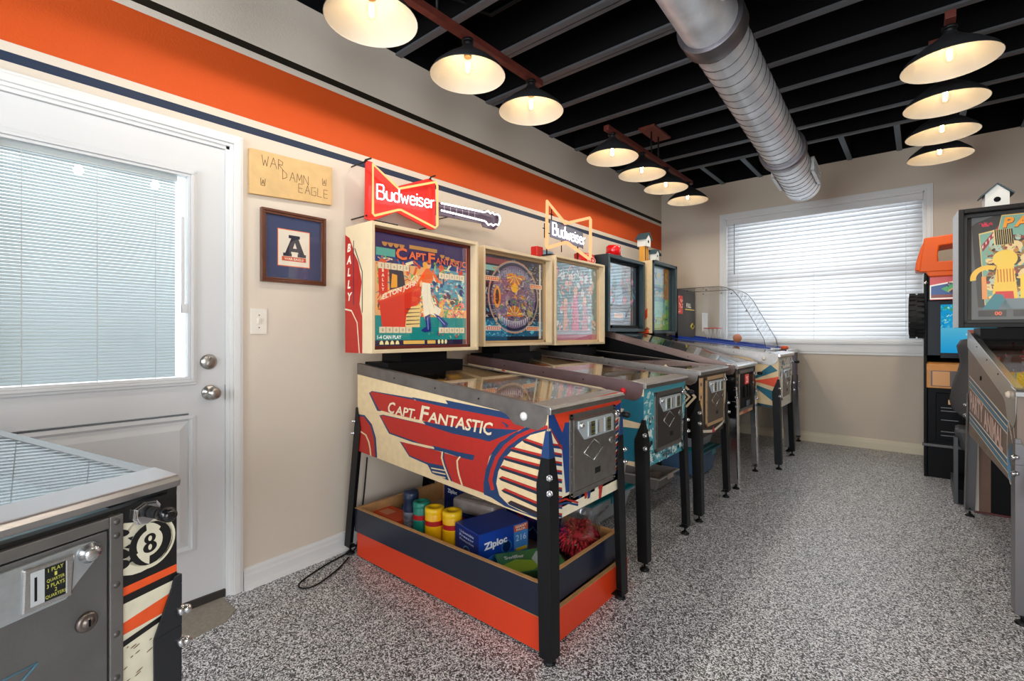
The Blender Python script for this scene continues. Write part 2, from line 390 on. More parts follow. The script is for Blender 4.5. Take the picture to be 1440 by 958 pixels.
# door casing (trim_1)
tr = MB()
for (a, b, t) in ((0, .014, .012), (.014, .042, .022), (.042, .055, .016)):
    tr.box(XW, XW+t, DY1-.004+a, DY1-.004+b, -.02, DZ-.004+a); tr.box(XW, XW+t, DY0+.004-b, DY0+.004-a, -.04, DZ-.004+a)
    tr.box(XW, XW+t, DY0+.004-b, DY1-.004+b, DZ-.004+a, DZ-.004+b)
struct(tr.build('trim_1', whitebright, bevel=.002))
jm = MB()  # jamb lining and stop
jm.box(XW-.12, XW, DY1-.018, DY1, -.03, DZ); jm.box(XW-.12, XW, DY0, DY0+.018, -.05, DZ); jm.box(XW-.12, XW, DY0, DY1, DZ-.018, DZ)
struct(jm.build('trim_2', whitebright, bevel=.001))
# ---- door_1
door = struct(thing('door_1', 'x', 'x')); del door['label']; del door['category']
door.location = (XW-.012, 0, 0)
SY0, SY1, SZ0, SZ1 = -.063, .853, .03, 2.062
GY0, GY1, GZ0, GZ1 = .1, .709, 1.015, 1.905
doorpaint = mat('door_white_paint', (212, 213, 214), .4)
sb = MB()
sb.box(-.045, 0, SY0, GY0, SZ0, SZ1); sb.box(-.045, 0, GY1, SY1, SZ0, SZ1); sb.box(-.045, 0, GY0, GY1, GZ1, SZ1); sb.box(-.045, 0, GY0, GY1, .86, GZ0)
PY0, PY1, PZ0, PZ1 = .07, .735, .245, .85
sb.box(-.045, 0, GY0, GY1, SZ0, PZ0); sb.box(-.045, 0, GY0, PY0, PZ0, PZ1) if PY0 > GY0 else None
sb.box(-.045, -.012, GY0-.01, GY1+.01, PZ0, PZ1)
sb.box(-.045, -.001, GY0-.03, GY0, PZ0, PZ1)
sb.build('door_slab', doorpaint, door)
# moulded panel: sloped ring and raised field
pm = MB()
def ringpanel(m, y0, y1, z0, z1, w_, xa, xb):
    o = [(y0, z0), (y1, z0), (y1, z1), (y0, z1)]; i = [(y0+w_, z0+w_), (y1-w_, z0+w_), (y1-w_, z1-w_), (y0+w_, z1-w_)]
    v = [(xa, a, b) for a, b in o]+[(xb, a, b) for a, b in i]
    m.add(v, [(0, 1, 5, 4), (1, 2, 6, 5), (2, 3, 7, 6), (3, 0, 4, 7)])
ringpanel(pm, PY0, PY1, PZ0, PZ1, .014, .0035, .006); ringpanel(pm, PY0+.014, PY1-.014, PZ0+.014, PZ1-.014, .012, .006, -.01)
ringpanel(pm, PY0+.026, PY1-.026, PZ0+.026, PZ1-.026, .035, -.01, .002)
pm.add([(.002, PY0+.061, PZ0+.061), (.002, PY1-.061, PZ0+.061), (.002, PY1-.061, PZ1-.061), (.002, PY0+.061, PZ1-.061)], [(0, 1, 2, 3)])
pm.build('raised_panel', doorpaint, door)
gf = MB()
for a, t in ((0, .012), (.012, .02), (.024, .012)):
    y0, y1, z0, z1 = GY0-.028+a, GY1+.028-a, GZ0-.03+a, GZ1+.03-a; q = .012
    gf.box(0, t, y0, y1, z0, z0+q); gf.box(0, t, y0, y1, z1-q, z1); gf.box(0, t, y0, y0+q, z0+q, z1-q); gf.box(0, t, y1-q, y1, z0+q, z1-q)
gf.build('glass_frame', doorpaint, door, .002)
MB().box(-.006, -.002, GY0, GY1, GZ0, GZ1).build('glass_pane', glassmat('door_glass', (.97, .99, .99), 1.5, 0, 1.5), door)
MB().box(-.04, -.037, GY0, GY1, GZ0, GZ1).build('outer_pane', glass, door)
sl = MB(); z = GZ0+.02
slatd = mat('door_blind_slat', (226, 232, 234), .5, trans=.3)
while z < GZ1-.03:
    y1s = GY1-.045
    sl.hexa([(-.028, GY0, z), (-.028, y1s, z), (-.0155, y1s, z-.0112), (-.0155, GY0, z-.0112)], [(-.028, GY0, z+.0012), (-.028, y1s, z+.0012), (-.0155, y1s, z-.01), (-.0155, GY0, z-.01)])
    z += .0125
o = sl.build('blind_slats', slatd, door); o['kind'] = 'stuff'
MB().box(-.032, -.012, GY0, GY1-.04, GZ1-.03, GZ1-.004).build('blind_headrail', white, door)
for yy in (.19, .40, .59): MB().box(-.0125, -.0115, yy-.0015, yy+.0015, GZ0, GZ1).build('blind_cord', white, door)
MB().box(.0, .012, GY1-.030, GY1-.018, 1.30, 1.72).box(0, .018, GY1-.03, GY1-.012, 1.30, 1.34).build('blind_slider', doorpaint, door, .001)
# hardware
kn = MB(); kn.lathe([(0, 0), (.033, 0), (.034, .006), (.03, .012), (.013, .014), (.012, .035), (.022, .042), (.0285, .055), (.026, .068), (.016, .074), (0, .075)], (0, .79, .944), 24, (1, 0, 0))
kn.build('door_knob', mat('satin_nickel', (170, 166, 160), .28, .95), door)
db = MB(); db.lathe([(0, 0), (.034, 0), (.034, .008), (.026, .013), (0, .014)], (0, .785, 1.083), 24, (1, 0, 0)); db.hexa([(.013, .775, 1.07), (.03, .775, 1.07), (.03, .783, 1.066), (.013, .783, 1.066)], [(.013, .788, 1.102), (.03, .788, 1.102), (.03, .796, 1.098), (.013, .796, 1.098)])
db.build('deadbolt', MATS['satin_nickel'], door)
MB().box(-.012, .004, .853, .872, .905, .975).build('strike_plate', mat('dark_nickel', (80, 76, 70), .35, .8), door)
MB().box(-.03, .012, DY0+.02, DY1-.02, -.02, .03).build('threshold', mat('dark_threshold', (48, 44, 42), .6), door)
box('light_blocker_strip', -.05, -.046, SY0, SY1, .03, .86, doorpaint, door)
# porch ground and wall outside the door glass are only daylight

# ---- window_1
win = struct(thing('window_1', 'x', 'x')); del win['label']; del win['category']
sash = MB(); sash.box(WX0, WX1, YB+.07, YB+.1, WZ0, WZ0+.05); sash.box(WX0, WX1, YB+.07, YB+.1, WZ1-.05, WZ1); sash.box(WX0, WX0+.05, YB+.07, YB+.1, WZ0, WZ1); sash.box(WX1-.05, WX1, YB+.07, YB+.1, WZ0, WZ1)
sash.box(WX0, WX1, YB+.07, YB+.1, 1.8, 1.85); sash.build('sash', white, win)
box('window_glass', WX0+.05, WX1-.05, YB+.083, YB+.087, WZ0+.05, WZ1-.05, glass, win)
cs = MB()
for (a, b, t) in ((0, .013, .014), (.013, .046, .022), (.046, .06, .016)):
    cs.box(WX0-b+.004, WX0-a+.004, YB-t, YB, WZ0-.0, WZ1+a-.004); cs.box(WX1+a-.004, WX1+b-.004, YB-t, YB, WZ0-.0, WZ1+a-.004)
    cs.box(WX0-b+.004, WX1+b-.004, YB-t, YB, WZ1+a-.004, WZ1+b-.004)
cs.build('window_casing', whitebright, win, .0015)
box('window_sill', WX0-.06, WX1+.06, YB-.04, YB+.06, 1.108, 1.132, whitebright, win, .003)
MB().box(WX0-.05, WX1+.05, YB-.02, YB, 1.03, 1.108).box(WX0-.05, WX1+.05, YB-.014, YB, 1.005, 1.035).build('window_apron', whitebright, win, .002)
lin_ = MB(); lin_.box(WX0, WX0+.012, YB, YB+.1, WZ0, WZ1); lin_.box(WX1-.012, WX1, YB, YB+.1, WZ0, WZ1); lin_.box(WX0, WX1, YB, YB+.1, WZ1-.012, WZ1); lin_.build('window_reveal', whitebright, win)
# ---- blind
bt = thing('window_blind', 'wide white horizontal slat blind lowered over the window', 'blind', (WX0+.014, YB+.03, 1.134))
bw = WX1-WX0-.028; bh = WZ1-1.134-.014
slm = mat('white_blind_slat', (236, 238, 240), .45, trans=.35)
box('headrail', 0, bw, -.03, .03, bh-.062, bh, whitebright, bt, .003)
ns = 29; pitch = (bh-.085-.02)/ns; smesh = None
for i in range(ns+1):
    z = .035+pitch*i
    if smesh is None:
        m = MB(); seg = 5; ang = math.radians(66)
        top = []; bot = []
        for q in range(seg+1):
            s_ = (q/seg-.5)*.053; cv = .0035*(1-(2*q/seg-1)**2)
            yy = math.cos(ang)*s_-math.sin(ang)*cv; zz = math.sin(ang)*s_+math.cos(ang)*cv
            top.append((yy, zz+.0012)); bot.append((yy, zz-.0012))
        m.prism(bot+top[::-1], 0, .003, bw-.003); m.sm = [True]*len(m.sm)
        o = m.build('slat', slm, bt); smesh = o.data
    else:
        o = bpy.data.objects.new('slat', smesh); COL.objects.link(o); o.parent = bt
    o.location = (0, 0, z)
box('bottom_rail', 0, bw, -.026, .026, 0, .02, whitebright, bt, .002)
for xx in (.12, bw/2, bw-.12): MB().cyl((xx, -.028, .01), (xx, -.028, bh-.03), .0012, 6).build('ladder_cord', white, bt)
MB().cyl((.085, -.036, bh-.62), (.085, -.036, bh-.05), .0045, 8).build('tilt_wand', mat('clear_wand', (150, 150, 150), .3), bt)

# ================================================================ PENDANT LIGHTS
shade_out = mat('charcoal_shade', (52, 54, 56), .5, .2); shade_in = mat('white_enamel', (205, 200, 190), .35)
rust = mat('red_brown_bar', (112, 52, 42), .5, .2, var=.2, vscale=20)
bulbm = glassmat('bulb_glass', (1, .98, .94), 1.3); fil = emitmat('glowing_filament', (255, 214, 150), 130)
sock = mat('brass_socket', (150, 120, 80), .35, .8)
def pendant(x, ys, label, canopy_y, zb=2.665):
    t = thing('pendant_light', label, 'light', (x, 0, 0), 0, None)
    box('crossbar', -.02, .02, ys[0]-.09, ys[-1]+.09, zb, zb+.036, rust, t, .002)
    box('canopy', -.07, .07, canopy_y-.17, canopy_y+.17, ZC-.03, ZC-.013, rust, t, .002)
    for dy in (-.07, .07): MB().cyl((0, canopy_y+dy, zb+.03), (0, canopy_y+dy, ZC-.02), .007, 8).build('hanging_rod', blackmetal, t)
    for y in ys:
        R_ = .183; zr = 2.495
        s = MB(); s.lathe([(.024, .145), (.033, .13), (.06, .108), (.12, .066), (.172, .02), (R_, .0), (R_+.004, -.004), (R_+.002, -.006)], (0, y, zr), 40)
        so = s.build('shade', shade_out, t)
        si = MB(); si.lathe([(.0, .138), (.022, .138), (.031, .126), (.058, .104), (.118, .062), (.169, .017), (R_-.002, -.002), (R_+.002, -.006)], (0, y, zr), 40)
        si.build('shade_lining', shade_in, so)
        MB().cyl((0, y, zr+.135), (0, y, zb+.01), .021, 16).cyl((0, y, zb-.012), (0, y, zb+.002), .03, 16).build('socket_cup', blackmetal, t)
        MB().cyl((0, y, zr+.085), (0, y, zr+.138), .019, 16).build('lamp_holder', sock, t)
        b = MB(); b.lathe([(0, -.012), (.012, -.008), (.021, .005), (.024, .02), (.021, .038), (.014, .058), (.013, .075)], (0, y, zr+.012), 16)
        b.build('bulb', bulbm, t)
        f = MB()
        for q in range(6):
            a = q*PI/3; f.cyl((.007*math.cos(a), y+.007*math.sin(a), zr+.017), (.009*math.cos(a+.3), y+.009*math.sin(a+.3), zr+.06), .0018, 5)
        f.build('filament', fil, t)
        l = bpy.data.lights.new('lamp', 'SPOT'); l.energy = LAMP_W; l.color = (1, .93, .84); l.shadow_soft_size = .03; l.spot_size = math.radians(172); l.spot_blend = .12
        lo = bpy.data.objects.new('lamp', l); COL.objects.link(lo); lo.location = (0, y, zr-.004); lo.parent = t
        l = bpy.data.lights.new('lamp_inner', 'POINT'); l.energy = .3; l.color = (1, .93, .84); l.shadow_soft_size = .02
        lo = bpy.data.objects.new('lamp_inner', l); COL.objects.link(lo); lo.location = (0, y, zr+.03); lo.parent = t
    return t
pendant(-1.715, (.63, 1.14, 1.69, 2.2), 'linear pendant light nearest the door, rust red bar with wide shallow shades', 1.42)
pendant(-1.715, (3.16, 3.65, 4.13, 4.65), 'left linear pendant light by the far corner, four shades below a visible red canopy', 3.9)
pendant(.105, (3.09, 3.62, 4.16, 4.67), 'right linear pendant light, four shades stacked toward the window over the arcade side', 3.88)
pendant(.105, (.2, .7, 1.2, 1.7), 'linear pendant light overhead behind the right one, outside the picture', .95)

# ================================================================ SPIRAL DUCT
galv = mat('galvanised_steel', (222, 226, 232), .38, .5, var=.2, vscale=7, bump=.1, bscale=25)
galvd = mat('dull_galvanised_band', (120, 116, 120), .42, .85, var=.15, vscale=20)
A0 = Vector((-.739, 1.05, 2.757)); A1 = Vector((-.755, 4.66, 2.449)); AD = (A1-A0).normalized(); RD = .128
dt = thing('spiral_duct', 'large silver spiral metal air duct hanging below the black ceiling', 'duct', tuple(A0))
L = (A1-A0).length
o = AD.orthogonal().normalized(); 
def onduct(t, r=0, a=0):
    u = AD.cross(Vector((0, 0, 1))).normalized(); v = u.cross(AD)
    return AD*t+(u*math.cos(a)+v*math.sin(a))*r
yc1 = (2.33-1.05)/AD[1]; yc2 = (3.88-1.05)/AD[1]
MB().cyl(onduct(0), onduct(yc1), RD, 48, caps=False).build('plain_section', galv, dt)
MB().cyl(onduct(yc1), onduct(L), RD, 48, caps=False).build('spiral_section', galv, dt)
h = MB(); pts = []
n = int((L-yc1-.1)/.082*24)
for i in range(n): pts.append(onduct(yc1+.06+.082*i/24, RD+.0005, -2*PI*i/24))
h.tube(pts, .003, 5); h.build('spiral_seam', mat('dark_seam_metal', (96, 96, 98), .4, .8), dt)  # seam ridge in a darker metal than the duct
for c_, w_ in ((yc1, .1), (yc2, .07)):
    m = MB(); m.lathe([(RD, -w_/2), (RD+.022, -w_/2), (RD+.022, w_/2), (RD, w_/2)], onduct(c_), 48, AD); m.build('collar', galvd, dt, .003)
for t_ in (.45,): 
    m = MB(); m.lathe([(RD, -.004), (RD+.005, 0), (RD, .004)], onduct(t_), 48, AD); m.build('seam_ring', galvd, dt)
m = MB(); m.lathe([(RD-.012, 0), (RD+.004, 0), (RD+.004, .012), (RD-.012, .012)], onduct(L-.006), 48, AD, closed=True); m.build('end_ring', galv, dt)
m = MB(); m.cyl(onduct(L-.03), onduct(L-.028), RD-.002, 32); m.build('end_cap', galv, dt)
# two side registers near the end
for sgn in (0, 1):
    a = PI if sgn == 0 else 0
    u = AD.cross(Vector((0, 0, 1))).normalized()*(1 if sgn else -1); c_ = onduct(L-.28)
    m = MB(); v = u.cross(AD).normalized()
    def q(du, da, dv): return tuple(c_+u*(RD-.005+du)+AD*da+v*dv)
    for da0, da1, dv0, dv1 in ((-.16, .16, -.055, -.043), (-.16, .16, .043, .055), (-.16, -.148, -.055, .055), (.148, .16, -.055, .055), (-.16, .16, -.02, -.012), (-.16, .16, .012, .02)):
        m.hexa([q(0, da0, dv0), q(0, da1, dv0), q(0, da1, dv1), q(0, da0, dv1)], [q(.022, da0, dv0), q(.022, da1, dv0), q(.022, da1, dv1), q(.022, da0, dv1)])
    m.build('register_grille', white, dt)
# branch collar toward the right
br = thing('branch_duct', 'short smooth silver branch pipe running right from the big duct', 'duct', (-.605, 1.97, 2.62))
MB().cyl((0, 0, 0), (.5, 0.02, .02), .095, 40, caps=False).build('pipe', galv, br)
m = MB(); m.lathe([(.095, -.012), (.106, -.012), (.106, .012), (.095, .012)], (.5, .02, .02), 40, (1, .04, .04)); m.build('end_bead', galv, br)
MB().cyl((.55, .02, .02), (.552, .02, .02), .095, 40).build('end_cap', galv, br)
m = MB(); m.cyl((.5, .02, .02), (.55, .02, .02), .095, 40, caps=False); m.build('pipe_end', galvd, br)

# ================================================================ WALL ITEMS
sg = thing('wooden_sign', 'light plywood sign with burnt handwritten words beside the door', 'sign', (XW, .949, 1.99))
wood = mat('light_plywood', (212, 176, 120), .55, var=.08, vscale=18)
b = MB(); b.hexa([(0.002, 0, -.112), (.022, 0, -.112), (.022, .42, -.085), (.002, .42, -.085)], [(0.002, 0, .104), (.022, 0, .104), (.022, .42, .118), (.002, .42, .118)]); b.build('board', wood, sg, .0015)
A = Art((.022, 0, 0), (0, 1, 0), (0, 0, 1)); ink = (96, 66, 34)
def strokes(A, s, u, v, h, col, wd=.0028, gap=.62):
    G_ = {'W': [[(0, 1), (.25, 0), (.5, .6), (.75, 0), (1, 1)]], 'A': [[(0, 0), (.5, 1), (1, 0)], [(.2, .4), (.8, .4)]], 'R': [[(0, 0), (0, 1), (.7, .8), (.6, .5), (0, .5), (.8, 0)]],
          'D': [[(0, 0), (0, 1), (.7, .7), (.75, .3), (0, 0)]], 'M': [[(0, 0), (.1, 1), (.5, .3), (.9, 1), (1, 0)]], 'N': [[(0, 0), (0, 1), (.9, 0), (.9, 1)]],
          'E': [[(.8, 1), (0, 1), (0, 0), (.8, 0)], [(0, .5), (.7, .5)]], 'G': [[(.9, 1), (0, .9), (0, 0), (.9, 0), (.9, .5), (.5, .5)]], 'L': [[(0, 1), (0, 0), (.8, 0)]],
          'U': [[(0, 1), (.05, 0), (.9, 0), (1, 1)], [(.25, .2), (.5, .8), (.75, .2)], [(.3, .4), (.7, .4)]]}
    for ch in s:
        for st in G_.get(ch, []): A.line([(u+a*h*gap, v+b*h) for a, b in st], wd, col, 0)
        u += h*gap*1.28
for a_ in (('WAR', .055, .035, .05), ('DAMN', .155, -.008, .045), ('EAGLE', .236, -.055, .043), ('U', .05, -.062, .034), ('U', .365, .012, .034)):
    A = Art((.022, 0, 0), (0, 1, 0), (0, 0, 1)); strokes(A, a_[0], a_[1], a_[2], a_[3], ink); A.build('lettering', PRINTD, sg)['kind'] = 'stuff'
fr = thing('framed_picture', 'small framed print with large navy letter A, brown frame, blue mat', 'picture', (XW, 1.169, 1.645))
fw = mat('brown_wood_frame', (92, 50, 32), .35, var=.15, vscale=30, coat=.3)
b = MB()
for t, a, c in ((.024, 0, .012), (.018, .012, .02)):
    b.box(.001, t, -.166+a, .166-a, -.18+a, -.18+a+.012); b.box(.001, t, -.166+a, .166-a, .18-a-.012, .18-a); b.box(.001, t, -.166+a, -.166+a+.012, -.168+a, .168-a); b.box(.001, t, .166-a-.012, .166-a, -.168+a, .168-a)
b.build('frame', fw, fr, .0015)
A = Art((.006, 0, 0), (0, 1, 0), (0, 0, 1)); A.rect(-.15, -.165, .15, .165, (58, 68, 104), 0)
A.rect(-.084, -.094, .084, .094, (232, 110, 52), 1); A.rect(-.08, -.09, .08, .09, (236, 226, 208), 2)
nv = (34, 36, 58)
A.poly([(-.05, -.038), (-.012, .058), (.02, .058), (.058, -.038), (.028, -.038), (.02, -.018), (-.014, -.018), (-.02, -.038)], nv, 3)
A.rect(-.028, .05, .03, .066, nv, 4); A.rect(-.056, -.042, -.012, -.026, nv, 4); A.rect(.018, -.042, .062, -.026, nv, 4)
A.poly([(-.006, 0), (.004, .03), (.014, 0)], (236, 226, 208), 5)
A.rect(-.062, -.066, .062, -.044, (206, 84, 48), 4); A.text('WAR EAGLE', 0, -.055, .012, (240, 225, 205), 5, width=.1, bold=.02)
A.build('print', PRINTD, fr)
box('glazing', .0085, .0095, -.152, .152, -.166, .166, glass, fr)
sw = thing('light_switch', 'white toggle switch plate on the wall beside the door', 'switch', (XW, .998, 1.27))
box('plate', .0, .006, -.038, .038, -.062, .062, plate, sw, .002)
MB().hexa([(.005, -.005, -.012), (.01, -.005, -.012), (.01, .005, -.012), (.005, .005, -.012)], [(.005, -.005, .012), (.02, -.005, .014), (.02, .005, .014), (.005, .005, .012)]).build('toggle', plate, sw)
MB().cyl((.006, 0, .03), (.0075, 0, .03), .003, 8).cyl((.006, 0, -.03), (.0075, 0, -.03), .003, 8).build('screw', bright, sw)
# ================================================================ PINBALL MACHINES
def scatter(A, u0, v0, u1, v1, n, pal, s0, s1, l=1, seed=1, kinds='ept'):
    r = random.Random(seed)
    for i in range(n):
        u = r.uniform(u0, u1); v = r.uniform(v0, v1); s = r.uniform(s0, s1); c = r.choice(pal); k = r.choice(kinds); ll = l+i*.02
        s = min(s, u-u0+.004, u1-u+.004, v-v0+.004, v1-v+.004)
        if s < s0*.4: continue
        if k == 'e': A.ell(u, v, s, s*r.uniform(.4, 1), c, ll, 10, rot=r.uniform(0, 3))
        elif k == 't':
            a = r.uniform(0, 6); A.poly([(u+s*math.cos(a+q), v+s*math.sin(a+q)) for q in (0, 2, 4)], c, ll)
        elif k == 'p':
            a = r.uniform(0, 3); dx = s*math.cos(a); dy = s*math.sin(a); A.poly([(u-dx-dy*.3, v-dy+dx*.3), (u-dx+dy*.3, v-dy-dx*.3), (u+dx+dy*.3, v+dy-dx*.3), (u+dx-dy*.3, v+dy+dx*.3)], c, ll)
        elif k == 's':
            a = r.uniform(-.6, .6); A.line([(u-s, v-s*a), (u, v+s*.5), (u+s, v-s*a)], s*.25, c, ll)
def leg_part(t, cx, cy, sx, sy, ztop, zfoot, splay, m, tipm=None, width=.052, lev=.045, bolts=(.075, .14)):
    # angle-iron leg wrapped round the cabinet corner (cx, cy); sx, sy give the outward directions
    L = MB(); th = .004
    def P(f, z):  # offset of corner at height z
        k = (ztop-z)/(ztop-zfoot); return cx+sx*(.003+splay[0]*k), cy+sy*(.003+splay[1]*k)
    tip = .105 if ztop < .82 else .2; wt = .012
    zs = [(ztop, wt), (ztop-(.02 if tip < .15 else .1), wt+.005 if tip < .15 else wt+.022), (ztop-tip, width), (zfoot+lev, width*.92)]
    for ax in (0, 1):
        for i in range(len(zs)-1):
            (z1, w1), (z0, w0) = zs[i], zs[i+1]
            def q(z, w_, t_):
                x, y = P(0, z)
                return (x+sx*t_, y, z) if False else None
            v = []
            for z, w_ in ((z0, w0), (z1, w1)):
                x, y = P(0, z)
                if ax == 0: pts = [(x, y), (x-sx*w_, y), (x-sx*w_, y+sy*th), (x+sx*th, y+sy*th)]
                else: pts = [(x, y), (x, y-sy*w_), (x+sx*th, y-sy*w_), (x+sx*th, y+sy*th)]
                v.append([(a, b, z) for a, b in pts])
            mi = 1 if (tipm and i < 1) else 0
            a, b = v
            f = [(0, 1, 5, 4), (1, 2, 6, 5), (2, 3, 7, 6), (3, 0, 4, 7), (3, 2, 1, 0), (4, 5, 6, 7)]
            L.add(a+b, f, mi)
    # folded foot plate
    x, y = P(0, zfoot+lev); L.box(x-sx*width*.9, x, y-sy*width*.9, y, zfoot+lev-.004, zfoot+lev)
    lo = L.build('leg', [m, tipm or m], t, .0012)
    for z in (ztop-bolts[0], ztop-bolts[1]):
        x, y = P(0, z); p = Vector((x+sx*.002, y+sy*.002, z)); d = Vector((sx, sy, 0)).normalized()
        b = MB(); b.cyl(p-d*.004, p+d*.006, .012, 6); b.ball(tuple(p+d*.011), .009, 10); b.build('bolt', chrome, lo)
    x, y = P(0, zfoot); fx, fy = x-sx*.022, y-sy*.022
    b = MB(); b.cyl((fx, fy, zfoot+.012), (fx, fy, zfoot+lev+.005), .006, 8); b.lathe([(0, 0), (.024, 0), (.024, .005), (.012, .016), (0, .016)], (fx, fy, zfoot), 16); b.build('leveler', blackmetal, lo)
    return lo
def coin_door(t, yc, z0, z1, hw, frame_m, door_m, style='bally', x=0.0):
    fr = MB(); g = .022
    fr.box(x, x+.006, yc-hw, yc+hw, z0, z0+g); fr.box(x, x+.006, yc-hw, yc+hw, z1-g, z1); fr.box(x, x+.006, yc-hw, yc-hw+g, z0, z1); fr.box(x, x+.006, yc+hw-g, yc+hw, z0, z1)
    d = MB().box(x+.001, x+.008, yc-hw+g+.002, yc+hw-g-.002, z0+g+.002, z1-g-.002)
    do = d.build('coin_door', door_m, t, .0012); fr.build('door_frame', frame_m, do, .001)
    b = MB()
    for k in range(7):
        z = z0+.012+(z1-z0-.024)*k/6
        b.cyl((x+.005, yc-hw+g/2, z), (x+.0085, yc-hw+g/2, z), .0035, 8); b.cyl((x+.005, yc+hw-g/2, z), (x+.0085, yc+hw-g/2, z), .0035, 8)
    b.build('rivet', steel, do)
    if style == 'bally':
        H = z1-z0; pz1 = z1-g-.01; pz0 = pz1-.078; y0, y1 = yc-hw+g+.03, yc+hw-g-.008
        pl = MB(); pl.prism([(y0, pz1), (y0, pz1-.03), (y0+.045, pz0), (y1, pz0+.002), (y1, pz1-.008), (y1-.015, pz1)], 0, x+.007, x+.013)
        po = pl.build('coin_plate', mat('pale_cast_metal', (206, 216, 220), .35, .5), do, .0015)
        wd = (y1-y0)
        for k, q in enumerate((.33, .56, .8)):
            yy = y0+wd*q
            s = MB(); s.box(x+.012, x+.017, yy-.027, yy+.027, pz0+.008, pz1-.008); s.build('coin_entry', MATS['pale_cast_metal'], do, .002)
            a = Art((x+.0172, yy, (pz0+pz1)/2), (0, 1, 0), (0, 0, 1)); a.rect(-.022, -.028, .022, .028, (150, 150, 148), 0)
            if k != 1:
                a.rect(-.008, -.028, .022, .028, (26, 34, 30), 1)
                for i, w_ in enumerate(('1 PLAY', '1', 'QUARTER', '3 PLAYS', '2', 'QUARTERS')): a.text(w_, .007, .022-i*.0088, .006, (196, 190, 90), 2, width=.006*len(w_)**.75 if len(w_) > 1 else None)
            else: a.rect(-.006, -.026, .02, .026, (176, 172, 168), 1)
            a.rect(-.0165, -.022, -.0135, .018, (10, 10, 10), 2); a.build('coin_instructions', PRINTD, do)
        b = MB(); b.lathe([(0, 0), (.012, 0), (.012, .004), (.009, .006), (.008, .01), (0, .011)], (x+.013, y0+.016, pz1-.018), 20, (1, 0, 0)); b.build('reject_button', bright, do)
        c = (yc-.008, z0+H*.5); r = .048
        dm = MB(); pts = [(c[0], c[1]+.043), (c[0]+.074, c[1]), (c[0]-.004, c[1]-.043), (c[0]-.078, c[1])]
        for i in range(4):
            a_, b_ = pts[i], pts[(i+1) % 4]; dm.tube([(x+.009, a_[0], a_[1]), (x+.009, b_[0], b_[1])], .0022, 6)
        dm.build('diamond_embossing', bright, do)
        MB().box(x+.0082, x+.0086, yc+.0, yc+.045, z0+.062, z0+.086).build('coin_return', blackmetal, do)
        b = MB(); b.lathe([(0, 0), (.016, 0), (.016, .005), (.01, .008), (0, .009)], (x+.008, yc+hw-g-.03, z0+H*.55), 18, (1, 0, 0)); b.box(x+.017, x+.0175, yc+hw-g-.034, yc+hw-g-.026, z0+H*.55-.001, z0+H*.55+.001); b.build('lock', steel, do)
    elif style == 'modern':
        for yy in (-.07, .0, .07):
            MB().box(x+.008, x+.02, yc+yy-.02, yc+yy+.02, z0+.1, z1-.12).build('coin_chute', satin, do, .002)
        a = Art((x+.0085, yc, z1-.075), (0, 1, 0), (0, 0, 1)); a.rect(-.06, -.035, .05, .04, (206, 48, 52), 0); a.text('25', 0, 0, .05, (240, 190, 190), 1, bold=.03); a.build('price_sticker', PRINTG, do)
        MB().box(x+.008, x+.022, yc-.03, yc+.03, z0+.03, z0+.075).build('coin_return', mat('smoky_plastic', (70, 82, 90), .2), do, .003)
        MB().cyl((x+.008, yc+hw-.04, z0+.2), (x+.02, yc+hw-.04, z0+.2), .012, 12).build('lock', steel, do)
    return do
